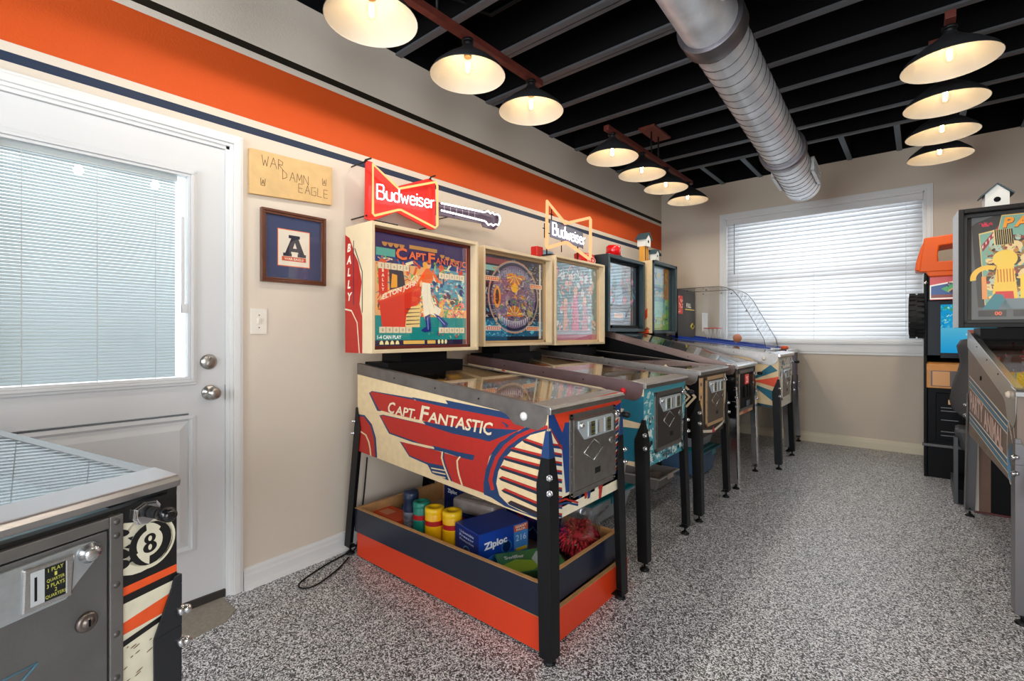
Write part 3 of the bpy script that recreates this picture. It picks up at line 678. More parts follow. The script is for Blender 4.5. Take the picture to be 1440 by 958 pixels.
def playfield(t, Lc, w, zf, zr, seed, pal, base):
    x0, x1 = -Lc+.03, -.07
    def zt(x): return zf+(zr-zf)*(-x/Lc)
    pz = lambda x: zt(x)-.085
    U = Vector((x0-x1, 0, pz(x0)-pz(x1))); ln = U.length; U.normalize()
    A = Art((x1, 0, pz(x1)), tuple(-U), (0, 1, 0)); hw = w/2-.02
    A = Art((x1, 0, pz(x1)), (0, -1, 0), (-U[0]*-1, 0, U[2]), .0002)
    # u runs across, v runs up the playfield
    A.rect(-hw, 0, hw, ln, base, 0)
    scatter(A, -hw, .02, hw, ln, 170, pal, .012, .07, 1, seed, 'eps')
    scatter(A, -hw, .02, hw, ln, 160, pal+[(240, 240, 235), (20, 20, 24)], .004, .016, 5, seed+1, 'eps')
    A.poly([(-hw, 0), (hw, 0), (hw, .09), (.06, .05), (-.06, .05), (-hw, .09)], pal[0], 9); A.rect(-.2, .012, -.08, .04, WHT, 10); A.rect(.08, .012, .2, .04, WHT, 10)
    A.build('playfield', PRINT, t)
    r = random.Random(seed)
    body = mat('white_bumper', (226, 222, 210), .35); cap = mat('bumper_cap_'+str(seed), pal[1], .3)
    for q in range(4):
        v = ln*(.62+.09*(q % 2)+.05*(q//2)); u = (-.1+.19*(q % 2))+.03*(q//2); x = x1-v*abs(U[0]); z = pz(x)
        b = MB(); b.cyl((x, u, z), (x, u, z+.035), .03, 20); b.cyl((x, u, z+.035), (x, u, z+.045), .036, 20, mi=1); b.lathe([(.03, 0), (.034, .004), (.03, .008)], (x, u, z+.018), 20, mi=2)
        b.build('pop_bumper', [body, cap, redplastic], t)
    for sgn in (-1, 1):
        b = MB(); x = x1-.15; z = pz(x)+.02; b.hexa([(x-.006, sgn*.1, z-.008), (x+.006, sgn*.1, z-.008), (x+.036, sgn*.035, z-.008), (x+.03, sgn*.035, z-.008)], [(x-.006, sgn*.1, z+.008), (x+.006, sgn*.1, z+.008), (x+.036, sgn*.035, z+.008), (x+.03, sgn*.035, z+.008)])
        b.build('flipper', plate, t, .003)
    st = MB()
    for i in range(46):
        v = r.uniform(.2, ln-.03); u = r.uniform(-hw+.02, hw-.02); x = x1-v*abs(U[0]); z = pz(x)
        if r.random() < .6: st.cyl((x, u, z), (x, u, z+.03), .005, 6); st.cyl((x, u, z+.012), (x, u, z+.02), .008, 8, mi=1)
        else:
            a = r.uniform(0, 3); d = .045; st.box(x-.02, x+.02, u-.005, u+.005, z+.026, z+.03, 2)
    st.build('posts_and_plastics', [bright, redplastic, mat('plastic_'+str(seed), pal[2], .25)], t)['kind'] = 'stuff'
def pinball(label, loc, rz=0, w=.555, L=1.245, zf=.925, zr=1.035, zb=.50, zbr=.575, body=cream, rail=wornsteel, lockm=steel, legm=blackmetal, tipm=None,
            splay=(.02, .012), rsplay=(.12, .0), base=CRM, pal=None, seed=1, bbx=-.985, bbw=.735, bbz=(1.09, 1.735), bbd=.235, bbm=maple, bbinner=None, bby=0,
            door=(.038, .56, .905, .185), doorm=(steel, steel), dstyle='bally', raildrop=.055, plungery=.235, btn=(240, 240, 236), legtop=.745, bolts=(.075, .14), bbface=.03, speaker=False, bglass=None, lbo=0, lip=.03, lev=.045, legw=.052, railm2=None):
    t = thing('pinball_machine', label, 'pinball machine', loc, rz)
    hw = w/2
    def ztop(x): return zf+(zr-zf)*(-x/L)
    def zbot(x): return zb+(zbr-zb)*(-x/L)
    c = MB(); th = .019
    for y0, y1 in ((-hw, -hw+th), (hw-th, hw)):
        c.prism([(0, zb), (-L, zbr), (-L, ztop(-L)-.004), (0, ztop(0)-.02)], 1, y0, y1)
    c.box(-th, 0, -hw+th, hw-th, zb, ztop(0)-.03); c.box(-L, -L+th, -hw+th, hw-th, zbr, ztop(-L)-.01)
    c.hexa([(-L+th, -hw+th, zbr+.01), (-th, -hw+th, zb+.01), (-th, hw-th, zb+.01), (-L+th, hw-th, zbr+.01)], [(-L+th, -hw+th, zbr+.022), (-th, -hw+th, zb+.022), (-th, hw-th, zb+.022), (-L+th, hw-th, zbr+.022)])
    c.build('cabinet', body, t)
    for s_ in (-1, 1):
        m = MB(); y0 = s_*hw; y1 = s_*(hw+.0035)
        pts = [(-L, ztop(-L)), (-L, ztop(-L)-raildrop), (-.24, ztop(-.24)-raildrop), (-.2, ztop(-.2)-raildrop*1.15), (-.16, ztop(-.16)-raildrop*1.7), (-.05, ztop(-.05)-raildrop*1.7), (-.018, ztop(0)-raildrop*1.3), (-.008, ztop(0)-raildrop), (0, ztop(0)-.01), (0, ztop(0))]
        m.prism(pts, 1, y0, y1)
        m.prism([(-L, ztop(-L)), (-L, ztop(-L)+.003), (0, ztop(0)+.003), (0, ztop(0))], 1, s_*(hw-.024), y1)
        ro = m.build('side_rail', rail, t, .001)
        b = MB(); 
        for xx in (-.35, -.62, -.92): b.cyl((xx, y1, ztop(xx)-.028), (xx, y1+s_*.002, ztop(xx)-.028), .004, 8)
        b.build('rail_screw', blackmetal, ro)
        b = MB(); b.lathe([(0, 0), (.016, 0), (.016, .006), (.011, .008), (.011, .012), (0, .013)], (-.11, y1, ztop(-.11)-.052), 20, (0, s_, 0)); b.build('flipper_button', mat('button_%d_%d_%d' % btn, btn, .3), t)
    lb = MB(); z = ztop(0)+.004
    pr = [(.016-lbo, z-lip), (.018-lbo, z-.01), (.012-lbo, z), (-.07, z+.009), (-.07, z+.003), (-.004, z-.008), (-.002, z-lip)]
    lb.prism([(a, b) for a, b in pr], 1, -hw-.008+lbo*.5, hw+.008-lbo*.5); lb.build('lockbar', lockm, t, .003)
    g = MB(); g.hexa([(-L+.02, -hw+.018, ztop(-L)-.004), (-.05, -hw+.018, ztop(-.05)-.002), (-.05, hw-.018, ztop(-.05)-.002), (-L+.02, hw-.018, ztop(-L)-.004)],
                     [(-L+.02, -hw+.018, ztop(-L)), (-.05, -hw+.018, ztop(-.05)+.002), (-.05, hw-.018, ztop(-.05)+.002), (-L+.02, hw-.018, ztop(-L))])
    g.build('playfield_glass', artglass, t)
    playfield(t, L, w-.03, zf, zr, seed, pal or [(190, 50, 40), (240, 170, 40), (40, 110, 180)], base)
    if door: coin_door(t, door[0], door[1], door[2], door[3], doorm[0], doorm[1], dstyle)
    if plungery is not None:
        b = MB(); z = ztop(0)-.085; b.lathe([(0, 0), (.02, 0), (.018, .008), (.01, .014), (0, .014)], (0, plungery, z), 16, (1, 0, 0)); b.cyl((.01, plungery, z), (.03, plungery, z), .0045, 10)
        po = b.build('plunger_housing', chrome, t); k = MB(); k.lathe([(0, 0), (.008, .0), (.012, .01), (.015, .03), (.011, .04), (0, .043)], (.024, plungery, z), 16, (1, 0, 0)); k.build('plunger_knob', blackmetal, po)
    ca = math.cos(rz); sa = math.sin(rz)
    def floor_at(x, y): return fz(loc[1]+x*sa+y*ca)-loc[2]
    for sy in (-1, 1):
        leg_part(t, 0, sy*hw, 1, sy, legtop, floor_at(0, sy*hw), splay, legm, tipm, lev=lev, width=legw, bolts=bolts)
        leg_part(t, -L, sy*hw, -1, sy, (legtop if legtop < .8 else .745)+.06, floor_at(-L, sy*hw), rsplay, legm)
    # backbox
    z0, z1 = bbz; bh = bbw/2; nk = MB(); nk.box(bbx-bbd+.02, bbx-.05, bby-.16, bby+.16, ztop(-L)-.03, z0+.01); nk.box(bbx-bbd+.01, bbx-.02, -hw+.02, hw-.02, ztop(-L)-.06, ztop(-L)+.012)
    nk.build('neck', black, t)
    bb = MB(); f = bbface
    bb.box(bbx-bbd, bbx, bby-bh, bby-bh+f*.6, z0, z1); bb.box(bbx-bbd, bbx, bby+bh-f*.6, bby+bh, z0, z1)
    bb.box(bbx-bbd, bbx, bby-bh+f*.6, bby+bh-f*.6, z1-f*.6, z1); bb.box(bbx-bbd, bbx, bby-bh+f*.6, bby+bh-f*.6, z0, z0+f*.6); bb.box(bbx-bbd, bbx-bbd+.012, bby-bh+f*.6, bby+bh-f*.6, z0+f*.6, z1-f*.6)
    bo = bb.build('backbox', bbm, t, .002)
    fm = MB()
    iy0, iy1, iz0, iz1 = bby-bh+f*.6, bby+bh-f*.6, z0+f*.6, z1-f*.6; q = f*.55
    fm.box(bbx-.075, bbx-.05, iy0, iy0+q, iz0, iz1); fm.box(bbx-.075, bbx-.05, iy1-q, iy1, iz0, iz1); fm.box(bbx-.075, bbx-.05, iy0, iy1, iz0, iz0+q); fm.box(bbx-.075, bbx-.05, iy0, iy1, iz1-q, iz1)
    fm.build('glass_trim', bbinner or bbm, bo, .002)
    G = (iy0+q, iy1-q, iz0+q, iz1-q)
    box('backglass_panel', bbx-.074, bbx-.07, G[0]-.002, G[1]+.002, G[2]-.002, G[3]+.002, black, bo)
    box('backglass', bbx-.06, bbx-.0585, G[0]-.002, G[1]+.002, G[2]-.002, G[3]+.002, bglass or artglass, bo)
    A = Art((bbx-.0698, 0, 0), (0, 1, 0), (0, 0, 1)); A.G = G
    def nrm(a): # unit square helper
        return lambda u, v: (G[0]+(.03+.97*u)*(G[1]-G[0]), G[2]+v*(G[3]-G[2]))
    t_side = Art((0, -hw-.0002, 0), (1, 0, 0), (0, 0, 1)); t_front = Art((.0003, 0, 0), (0, 1, 0), (0, 0, 1))
    clipz = dict(zb=zb, zbr=zbr, L=L)
    return t, bo, A, nrm(0), t_side, t_front
def clip_body(pts, zb, zbr, L):
    # keep art above the sloping cabinet bottom and between its ends
    def cut(P, f):
        o = []
        for i in range(len(P)):
            a, b = P[i], P[(i+1) % len(P)]; fa, fb = f(a), f(b)
            if fa >= 0: o.append(a)
            if (fa >= 0) != (fb >= 0):
                k = fa/(fa-fb); o.append((a[0]+(b[0]-a[0])*k, a[1]+(b[1]-a[1])*k))
        return o
    P = cut(pts, lambda p: p[1]-(zb+(zbr-zb)*(-p[0]/L)))
    if len(P) > 2: P = cut(P, lambda p: -p[0])
    if len(P) > 2: P = cut(P, lambda p: p[0]+L)
    return P
class SideMap:
    # draws on the near side (or front) of a machine from points measured on that plane
    def __init__(s, art, ax, val, loc, k, x0, y0, zb=.5, zbr=.575, L=1.245, hw=.2775):
        s.A = art; s.ax = ax; s.val = val; s.loc = loc; s.k = k; s.x0 = x0; s.y0 = y0; s.p = (zb, zbr, L); s.hw = hw
    def m(s, x, y):
        p = at(s.x0+x/s.k, s.y0+y/s.k, s.ax, s.val)
        return (p[0]-s.loc[0], p[2]-s.loc[2]) if s.ax == 1 else (p[1]-s.loc[1], p[2]-s.loc[2])
    def poly(s, pts, col, l=0):
        P = [s.m(*p) for p in pts]
        if s.ax == 1: P = clip_body(P, *s.p)
        else:
            hw = s.hw; P = [(max(-hw, min(hw, a)), max(s.p[0], b)) for a, b in P]
        if len(P) > 2: s.A.poly(P, col, l)
    def band(s, pts, wd, col, l=0):
        for i in range(len(pts)-1):
            (x0, y0), (x1, y1) = pts[i], pts[i+1]; d = math.hypot(x1-x0, y1-y0) or 1; nx = -(y1-y0)/d*wd/2; ny = (x1-x0)/d*wd/2; ex = (x1-x0)/d*wd*.25; ey = (y1-y0)/d*wd*.25
            s.poly([(x0-ex+nx, y0-ey+ny), (x0-ex-nx, y0-ey-ny), (x1+ex-nx, y1+ey-ny), (x1+ex+nx, y1+ey+ny)], col, l+.12*i)

# ---- machine A: nearest of the row
BL = (22, 54, 96)
la = (-1.035, 1.7075, fz(1.7))
t, bo, A, g, sd, fa = pinball('nearest pinball machine of the row, cream with red and navy wing art reading CAPT. FANTASTIC', la, bolts=(.167, .223), lev=.02, legw=.056, door=(.038, .555, .882, .182),
    tipm=mat('blue_leg_guard', (24, 60, 110), .4), pal=[(190, 60, 30), (250, 190, 60), (40, 120, 150), (230, 120, 60)], seed=3, base=(200, 150, 90), bbinner=mat('dark_red_trim', (92, 26, 24), .4), legtop=.84, bbx=-.98, bby=0, bbz=(1.098, 1.74))
s = SideMap(sd, 1, 1.43, la, 3.6, 480, 480)
sd.poly([(0, .5), (-1.245, .575), (-1.245, 1.03), (0, .9)], CRM, -.5)
s.poly([(140, 262), (155, 252), (366, 288), (372, 296), (190, 356), (182, 352)], BL, 0)
s.poly([(146, 262), (158, 256), (945, 412), (925, 442), (760, 500), (560, 452), (192, 348)], RED, 1)
s.poly([(358, 283), (540, 318), (528, 298), (1000, 393), (1038, 424), (945, 414), (700, 366), (572, 342), (500, 328), (380, 300)], BL, 2)
s.poly([(184, 352), (425, 405), (418, 418), (190, 363)], CRM, 2)
s.poly([(193, 376), (212, 372), (432, 422), (900, 450), (748, 585), (672, 606), (590, 580), (470, 550), (242, 468)], BL, 2.2)
s.poly([(199, 378), (213, 376), (432, 424), (750, 508), (905, 448), (800, 515), (752, 580), (700, 660), (590, 573), (470, 541), (247, 462)], RED, 3)
s.poly([(412, 404), (560, 436), (575, 452), (757, 478), (745, 504), (565, 468), (430, 424)], BL, 4)
s.poly([(300, 497), (474, 536), (470, 546), (303, 507)], CRM, 4)
s.poly([(297, 508), (470, 548), (470, 640), (345, 584)], BL, 4.2)
s.poly([(304, 509), (470, 550), (600, 588), (672, 602), (752, 578), (735, 650), (726, 770), (608, 728), (540, 700), (450, 620), (348, 578)], RED, 5)
s.poly([(460, 528), (590, 560), (676, 577), (668, 603), (595, 586), (480, 548)], BL, 6)
s.poly([(432, 613), (524, 632), (545, 706), (460, 668)], BL, 6)
for q in (0, 1, 2): s.poly([(455+q*6, 638+q*18), (528, 652+q*18), (530, 658+q*18), (458+q*6, 645+q*18)], CRM, 7)
s.band([(513, 560), (510, 590), (520, 625), (535, 665), (552, 706)], 8, CRM, 7); s.band([(602, 585), (588, 605), (590, 640), (598, 680), (613, 728)], 8, CRM, 7)
s.band([(520, 562), (518, 592), (527, 625), (542, 665), (559, 706)], 7, BL, 7)
s.poly([(724, 775), (722, 720), (733, 650), (760, 578), (800, 520), (860, 475), (945, 430), (945, 414), (1035, 425), (1042, 440), (1042, 900), (980, 890), (830, 835), (760, 790)], BL, 8)
s.band([(1042, 436), (975, 448), (900, 480), (835, 530), (790, 590), (768, 650), (757, 700), (768, 748)], 20, RED, 9.8)
s.band([(1042, 446), (985, 457), (910, 490), (845, 540), (800, 600), (780, 655), (770, 705), (782, 755)], 5, BL, 10.6)
s.poly([(1042, 452), (960, 474), (890, 525), (830, 592), (797, 660), (787, 720), (803, 780), (850, 828), (915, 860), (1042, 905)], CRM, 11.6)
s5 = SideMap(sd, 1, 1.43, la, 5.325, 640, 560)
for (x0, y0), (x1, y1) in zip([(505, 320), (410, 385), (360, 450), (333, 522), (330, 602), (350, 692), (395, 785)], [(660, 370), (650, 445), (650, 525), (650, 620), (650, 715), (650, 815), (650, 890)]):
    s5.poly([(x0, y0-2), (x0+28, y0-20), (x1, y1-28), (x1, y1-4)], RED if y0 < 780 else (60, 30, 24), 12.6)
    s5.poly([(x0, y0-4), (x0+18, y0+14), (x1, y1+18), (x1, y1-8), (x0+16, y0-6)], (20, 34, 56), 13.6)
s5.poly([(345, 176), (372, 184), (402, 205), (388, 226), (376, 200)], BL, 9)
s.poly([(60, 366), (118, 374), (155, 420), (176, 490), (182, 590), (60, 570)], BL, 1)
s.poly([(60, 376), (116, 384), (148, 428), (167, 496), (172, 590), (60, 570)], RED, 2)
s.band([(100, 458), (125, 475), (140, 510), (147, 545), (150, 580)], 7, CRM, 3)
def curve_text(txt, x0, x1, h0, h1, extra=0):
    def fn(a, b):
        x = x0+(x1-x0)*a; base = 362+(x-235)*.222; h = h0+(h1-h0)*a
        return s.m(x+b*h*.18, base-b*h)
    sd.text(txt, 0, 0, 1, (228, 208, 176), 12, fn=fn, bold=.022)
curve_text('C', 234, 268, 58, 58); curve_text('APT.', 274, 378, 44, 48); curve_text('F', 398, 438, 74, 74); curve_text('ANTASTIC', 440, 760, 52, 66)
sd.build('side_art', PRINT, t)
# front art
s = SideMap(fa, 0, -1.035, la, 5.9875, 740, 600); s3 = SideMap(fa, 0, -1.035, la, 8.956, 740, 510)
fa.rect(-.2775, .5, .2775, .9, (20, 62, 128), -.5)
s3.poly([(330, 560), (1130, 372), (1180, 380), (1050, 520), (1050, 700), (460, 760), (400, 640)], (222, 64, 28), 1)
s.poly([(185, 20), (205, 15), (300, 200), (330, 560), (700, 400), (700, 120), (775, -60), (775, 440), (250, 705), (185, 705)], (236, 226, 200), 2); fa.rect(-.2775, .5, .2775, .575, (236, 226, 200), 2)
for i, y in enumerate(range(45, 700, 72)):
    s.poly([(185, y+90), (300, y+110), (300, y+128), (185, y+108)], RED, 3); s.poly([(185, y+106), (300, y+127), (300, y+146), (185, y+130)], (22, 60, 110), 3)
s.band([(182, 0), (240, 90), (300, 190)], 16, (150, 34, 34), 4)
for i, y in enumerate(range(-30, 420, 66)):
    s.poly([(700, y+60), (775, y-20), (775, y+8), (700, y+86)], (22, 60, 110), 3); s.poly([(700, y+36), (775, y-44), (775, y-22), (700, y+58)], RED, 3)
for i, (x, c) in enumerate(((440, (22, 60, 110)), (490, RED), (515, (22, 60, 110)), (575, (236, 226, 200)), (610, RED))): s.poly([(x, 480), (x+35, 470), (x+18, 600), (x-2, 610)], c, 5)
s.band([(250, 640), (330, 610), (430, 640)], 18, RED, 5); s.band([(250, 665), (340, 640), (430, 660)], 18, (22, 60, 110), 5)
fa.rect(.222, .53, .2775, .82, (236, 226, 200), 1.5); fa.poly([(-.25, .905), (.2775, .905), (.2775, .885), (.15, .86), (-.17, .86), (-.19, .82)], (222, 64, 28), 4)
fa.build('front_art', PRINT, t)
# rear side of backbox art
sb_ = Art((0, -.3675-.0002, 0), (1, 0, 0), (0, 0, 1)); x0 = -.98-.235; 
sb_.poly([(x0, 1.098), (x0+.155, 1.098), (x0+.155, 1.28), (x0+.13, 1.34), (x0+.15, 1.45), (x0+.12, 1.55), (x0+.08, 1.60), (x0+.075, 1.3), (x0, 1.3)], RED, 0)
sb_.poly([(x0, 1.3), (x0+.08, 1.3), (x0+.075, 1.62), (x0+.04, 1.68), (x0, 1.7)], RED, .4)
sb_.line([(x0+.078, 1.66), (x0+.078, 1.34)], .006, (40, 40, 60), 2); sb_.line([(x0+.155, 1.3), (x0+.155, 1.5), (x0+.09, 1.62)], .006, (40, 40, 60), 2)
sb_.line([(x0, 1.32), (x0+.06, 1.31), (x0+.11, 1.25), (x0+.13, 1.1)], .008, (230, 210, 180), 2)
for i, ch in enumerate('BALLY'): sb_.text(ch, x0+.04, 1.63-i*.062, .042, (238, 226, 205), 3, bold=.04, shear=.2)
sb_.build('backbox_side_art', PRINT, bo)
# backglass A: generic carnival scene with the same colours and lettering
def reels(A, g, u, v, wd, n, txt, h=.055):
    A.poly([g(u, v), g(u+wd, v), g(u+wd, v+h), g(u, v+h)], (226, 206, 172), 20)
    for i in range(n):
        a, b = g(u+wd*(i+.5)/n, v+h/2); A.text(txt[i % len(txt)], a, b, .015, (60, 40, 30), 21)
        A.poly([g(u+wd*(i+1)/n-.004, v), g(u+wd*(i+1)/n, v), g(u+wd*(i+1)/n, v+h), g(u+wd*(i+1)/n-.004, v+h)], (120, 90, 60), 21)
def R(A, g, u0, v0, u1, v1, c, l): A.poly([g(u0, v0), g(u1, v0), g(u1, v1), g(u0, v1)], c, l)
def Pq(A, g, pts, c, l): A.poly([g(*p) for p in pts], c, l)
R(A, g, 0, 0, 1, 1, (48, 28, 84), 0)
R(A, g, 0, .25, 1, .75, (222, 170, 110), 1); R(A, g, .55, .35, 1, .78, (90, 150, 165), 2); R(A, g, 0, .04, 1, .27, (18, 132, 128), 2)
R(A, g, 0, .745, 1, .8, (28, 60, 120), 3)
a, b = g(.03, .27); c, d = g(.97, .8)
scatter(A, a, b, c, d, 330, [(236, 170, 60), (220, 90, 50), (70, 130, 150), (240, 220, 170), (200, 60, 50), (120, 170, 90), (90, 60, 60), (240, 150, 140)], .006, .028, 4, 11, 'eps')
Pq(A, g, [(.08, .16), (.34, .16), (.36, .3), (.46, .42), (.47, .6), (.05, .4)], (214, 50, 30), 12)
Pq(A, g, [(.05, .4), (.47, .56), (.47, .66), (.1, .47)], (232, 190, 140), 13); Pq(A, g, [(.06, .39), (.45, .53), (.45, .62), (.1, .45)], (222, 70, 36), 14)
Pq(A, g, [(.3, .17), (.45, .17), (.46, .38), (.36, .36), (.31, .28)], (232, 200, 130), 14)
for i in range(5): Pq(A, g, [(.31, .19+i*.035), (.45, .2+i*.036), (.45, .206+i*.036), (.31, .2+i*.035)], (90, 60, 50), 15)
Pq(A, g, [(.05, .46), (.13, .48), (.13, .72), (.04, .68)], (214, 50, 30), 14)
for i, ch in enumerate('BALLY'): u, v = g(.085, .67-i*.042); A.text(ch, u, v, .016, (240, 225, 200), 16, bold=.04)
Pq(A, g, [(.15, .5), (.3, .55), (.28, .68), (.14, .72)], (60, 54, 62), 14); Pq(A, g, [(.16, .52), (.22, .53), (.22, .64), (.17, .65)], (240, 160, 50), 15)
# plain standing figure stand-in: white trousers, orange top
def dk(A, g, u0, v0, u1, v1, n, seed, l, pal=((50, 40, 50),), s0=.004, s1=.014): scatter(A, *g(u0, v0), *g(u1, v1), n, list(pal), s0, s1, l, seed, 's')
dk(A, g, .45, .27, .97, .68, 110, 51, 11, ((70, 50, 50), (240, 230, 200), (30, 70, 90)))
scatter(A, *g(.55, .5), *g(.97, .68), 60, [(110, 170, 180), (70, 120, 150), (190, 210, 200), (40, 60, 110)], .006, .02, 11.5, 52, 'ep')
scatter(A, *g(.44, .27), *g(.97, .45), 110, [(240, 190, 80), (230, 140, 90), (236, 210, 150), (220, 110, 110), (60, 130, 120)], .005, .013, 12, 53, 'e')
A.text('ELTON JOHN', 0, 0, 1, (244, 226, 196), 16, fn=lambda p, q_: g(.08+.35*p, .395+.06*q_+.165*p), bold=.03)
Pq(A, g, [(.475, .6), (.565, .6), (.57, .5), (.61, .39), (.69, .35), (.655, .27), (.56, .3), (.5, .25), (.485, .38), (.47, .5)], (238, 226, 200), 17)
A.line([g(.565, .55), g(.575, .44), g(.61, .36)], .003, (170, 140, 110), 17.5); A.line([g(.53, .58), g(.535, .4), g(.56, .3)], .002, (200, 180, 150), 17.5)
Pq(A, g, [(.47, .6), (.57, .595), (.6, .64), (.58, .71), (.55, .74), (.51, .73), (.475, .67)], (232, 104, 48), 18); Pq(A, g, [(.4, .56), (.42, .555), (.5, .66), (.49, .7), (.45, .64)], (236, 110, 50), 18)
Pq(A, g, [(.585, .69), (.63, .62), (.69, .6), (.69, .62), (.64, .65), (.6, .71)], (236, 110, 50), 18)
u, v = g(.548, .775); A.ell(u, v, .015, .021, (236, 176, 130), 19); A.ell(u-.002, v+.012, .017, .011, (210, 120, 50), 19.5); A.line([(u-.008, v+.003), (u+.008, v+.003)], .004, (60, 40, 50), 20)
Pq(A, g, [(.5, .27), (.56, .3), (.575, .17), (.57, .13), (.5, .12), (.46, .14), (.52, .18)], (30, 44, 120), 18); Pq(A, g, [(.6, .31), (.67, .28), (.77, .21), (.74, .14), (.7, .15), (.7, .2)], (30, 44, 120), 18)
A.line([g(.535, .26), g(.54, .15)], .004, (150, 170, 220), 19); A.line([g(.65, .27), g(.73, .2)], .004, (150, 170, 220), 19)
scatter(A, *g(.55, .07), *g(.9, .12), 20, [(200, 60, 40), (30, 40, 90), (220, 190, 150)], .004, .012, 18, 54, 'p')
for k in range(4): u, v = g(.1+.055*k, .925); A.ell(u, v, .017, .022, (190, 130, 60), 18, 12, PI, 2*PI); u, v = g(.7+.06*k, .89-.012*k); A.ell(u, v, .017, .02, (190, 130, 60), 18, 12, PI, 2*PI)
R(A, g, .34, .9, .64, .935, (190, 134, 62), 18)
for (u_, v_, w_) in ((.02, .8, .18),): R(A, g, u_, v_, u_+w_, v_+.07, (90, 170, 150), 17)
def bgt(txt, u0, u1, vb, h, col, l, bold=.03, up=0):
    def fn(a, b): return g(u0+(u1-u0)*a, vb+h*b+up*math.sin(PI*a))
    A.text(txt, 0, 0, 1, col, l, fn=fn, bold=bold)
bgt('C', .2, .32, .775, .12, (70, 20, 60), 20); bgt('APT', .33, .52, .8, .075, (70, 20, 60), 20); bgt('F', .535, .62, .785, .11, (70, 20, 60), 20); bgt('ANTASTIC', .62, .99, .79, .065, (70, 20, 60), 20, 0.03)
bgt('C', .205, .315, .785, .11, (240, 110, 50), 22); bgt('APT', .335, .515, .805, .07, (240, 110, 50), 22); bgt('F', .54, .615, .79, .1, (240, 110, 50), 22); bgt('ANTASTIC', .625, .985, .795, .06, (236, 110, 60), 22, 0.01)
reels(A, g, .04, .685, .3, 5, '32670'); reels(A, g, .66, .655, .31, 5, '00000'); reels(A, g, .05, .115, .32, 5, '00000'); reels(A, g, .66, .115, .31, 5, '00000')
R(A, g, 0, 0, 1, .05, (36, 26, 60), 19)
for k in range(4): u, v = g(.07+.05*k, .012); A.ell(u, v, .012, .02, (244, 226, 160), 22, 12, 0, PI)
R(A, g, .28, .012, .5, .045, (226, 180, 90), 22); R(A, g, .53, .012, .62, .045, (226, 180, 90), 22)
for k in range(3): u, v = g(.66+.04*k, .03); A.ell(u, v, .009, .013, (230, 220, 160), 22, 10)
bgt('1-4 CAN PLAY', .03, .26, .06, .035, (240, 240, 230), 23, .03)
for uu in (.006, .994): R(A, g, uu-.004, 0, uu+.004, 1, (236, 120, 60), 24)
A.build('backglass_art', printmat('print_backlit_bright', .3, .5), bo)

# ---- machine B
lb_ = (-1.055, 2.545, fz(2.55))
TL = (24, 108, 134)
t, bo, A, g, sd, fa = pinball('second pinball machine in the row, teal and cream cabinet with swirling grey and orange backglass', lb_, rail=mauverail, lockm=steel, seed=8,
    pal=[(70, 130, 160), (230, 120, 60), (220, 190, 150), (240, 220, 200)], base=(200, 160, 120), bbx=-1.015, bbz=(1.095, 1.725), btn=(214, 30, 36), bbinner=mat('tan_trim', (190, 160, 120), .5), doorm=(steel, mat('taupe_steel', (92, 86, 82), .4, .8)), door=(.03, .555, .87, .185))
s = SideMap(sd, 1, lb_[1]-.2775, lb_, 4.353, 840, 380); s8 = SideMap(sd, 1, lb_[1]-.2775, lb_, 4.353, 840, 560)
sd.poly([(0, .5), (-1.245, .575), (-1.245, 1.03), (0, .9)], (226, 206, 174), -.5)
s.poly([(-200, 800), (60, 790), (150, 790), (200, 765), (290, 775), (290, 945), (130, 905), (165, 850), (60, 830), (-200, 860)], TL, 1)
s8.poly([(-200, 100), (145, 175), (240, 185), (290, 190), (290, 290), (230, 390), (145, 380), (-200, 330)], TL, 1)
scatter(sd, -1.2, .62, -.75, .95, 14, [TL, (226, 206, 174), (200, 80, 50)], .03, .09, 2, 4, 'pt')
sd.build('side_art', PRINT, t)
fa.rect(-.2775, .5, .2775, .9, (66, 156, 172), -.5)
for (a, b, c, d, n) in ((-.277, .5, -.17, .88, 90), (.22, .5, .277, .88, 60), (-.277, .5, .277, .56, 110)):
    scatter(fa, a, b, c, d, n, [(222, 230, 226), (20, 24, 28), (180, 214, 214), (222, 230, 226)], .006, .02, 1, n, 'es')
for i in range(6): fa.rect(-.05+i*.022, .515, -.036+i*.022, .54, (20, 24, 28), 4)
fa.build('front_art', PRINT, t)
R(A, g, 0, 0, 1, 1, (30, 32, 50), 0); a, b = g(0, 0); c, d = g(1, 1)
scatter(A, a, b, c, d, 420, [(60, 90, 130), (120, 130, 140), (30, 30, 40), (90, 150, 170), (190, 190, 190), (70, 50, 70)], .004, .02, 1, 21, 'eps')
R(A, g, 0, 0, 1, .24, (34, 96, 128), 9.5); scatter(A, a, b, c, b+(d-b)*.24, 130, [(90, 190, 210), (30, 70, 110), (150, 220, 225), (20, 30, 60)], .005, .02, 10, 5, 'es')
R(A, g, 0, 0, 1, .05, (18, 22, 34), 13)
cu, cv = g(.5, .53)
A.ell(cu, cv, .27, .25, (150, 152, 160), 14, 40); A.ell(cu, cv, .255, .235, (40, 42, 70), 14.5, 40); A.ell(cu, cv, .235, .215, (120, 100, 130), 15, 36)
scatter(A, cu-.22, cv-.19, cu+.22, cv+.19, 300, [(190, 160, 80), (230, 150, 40), (80, 70, 90), (200, 190, 150), (150, 140, 160), (50, 50, 70), (110, 150, 90)], .004, .022, 15.5, 31, 'eps')
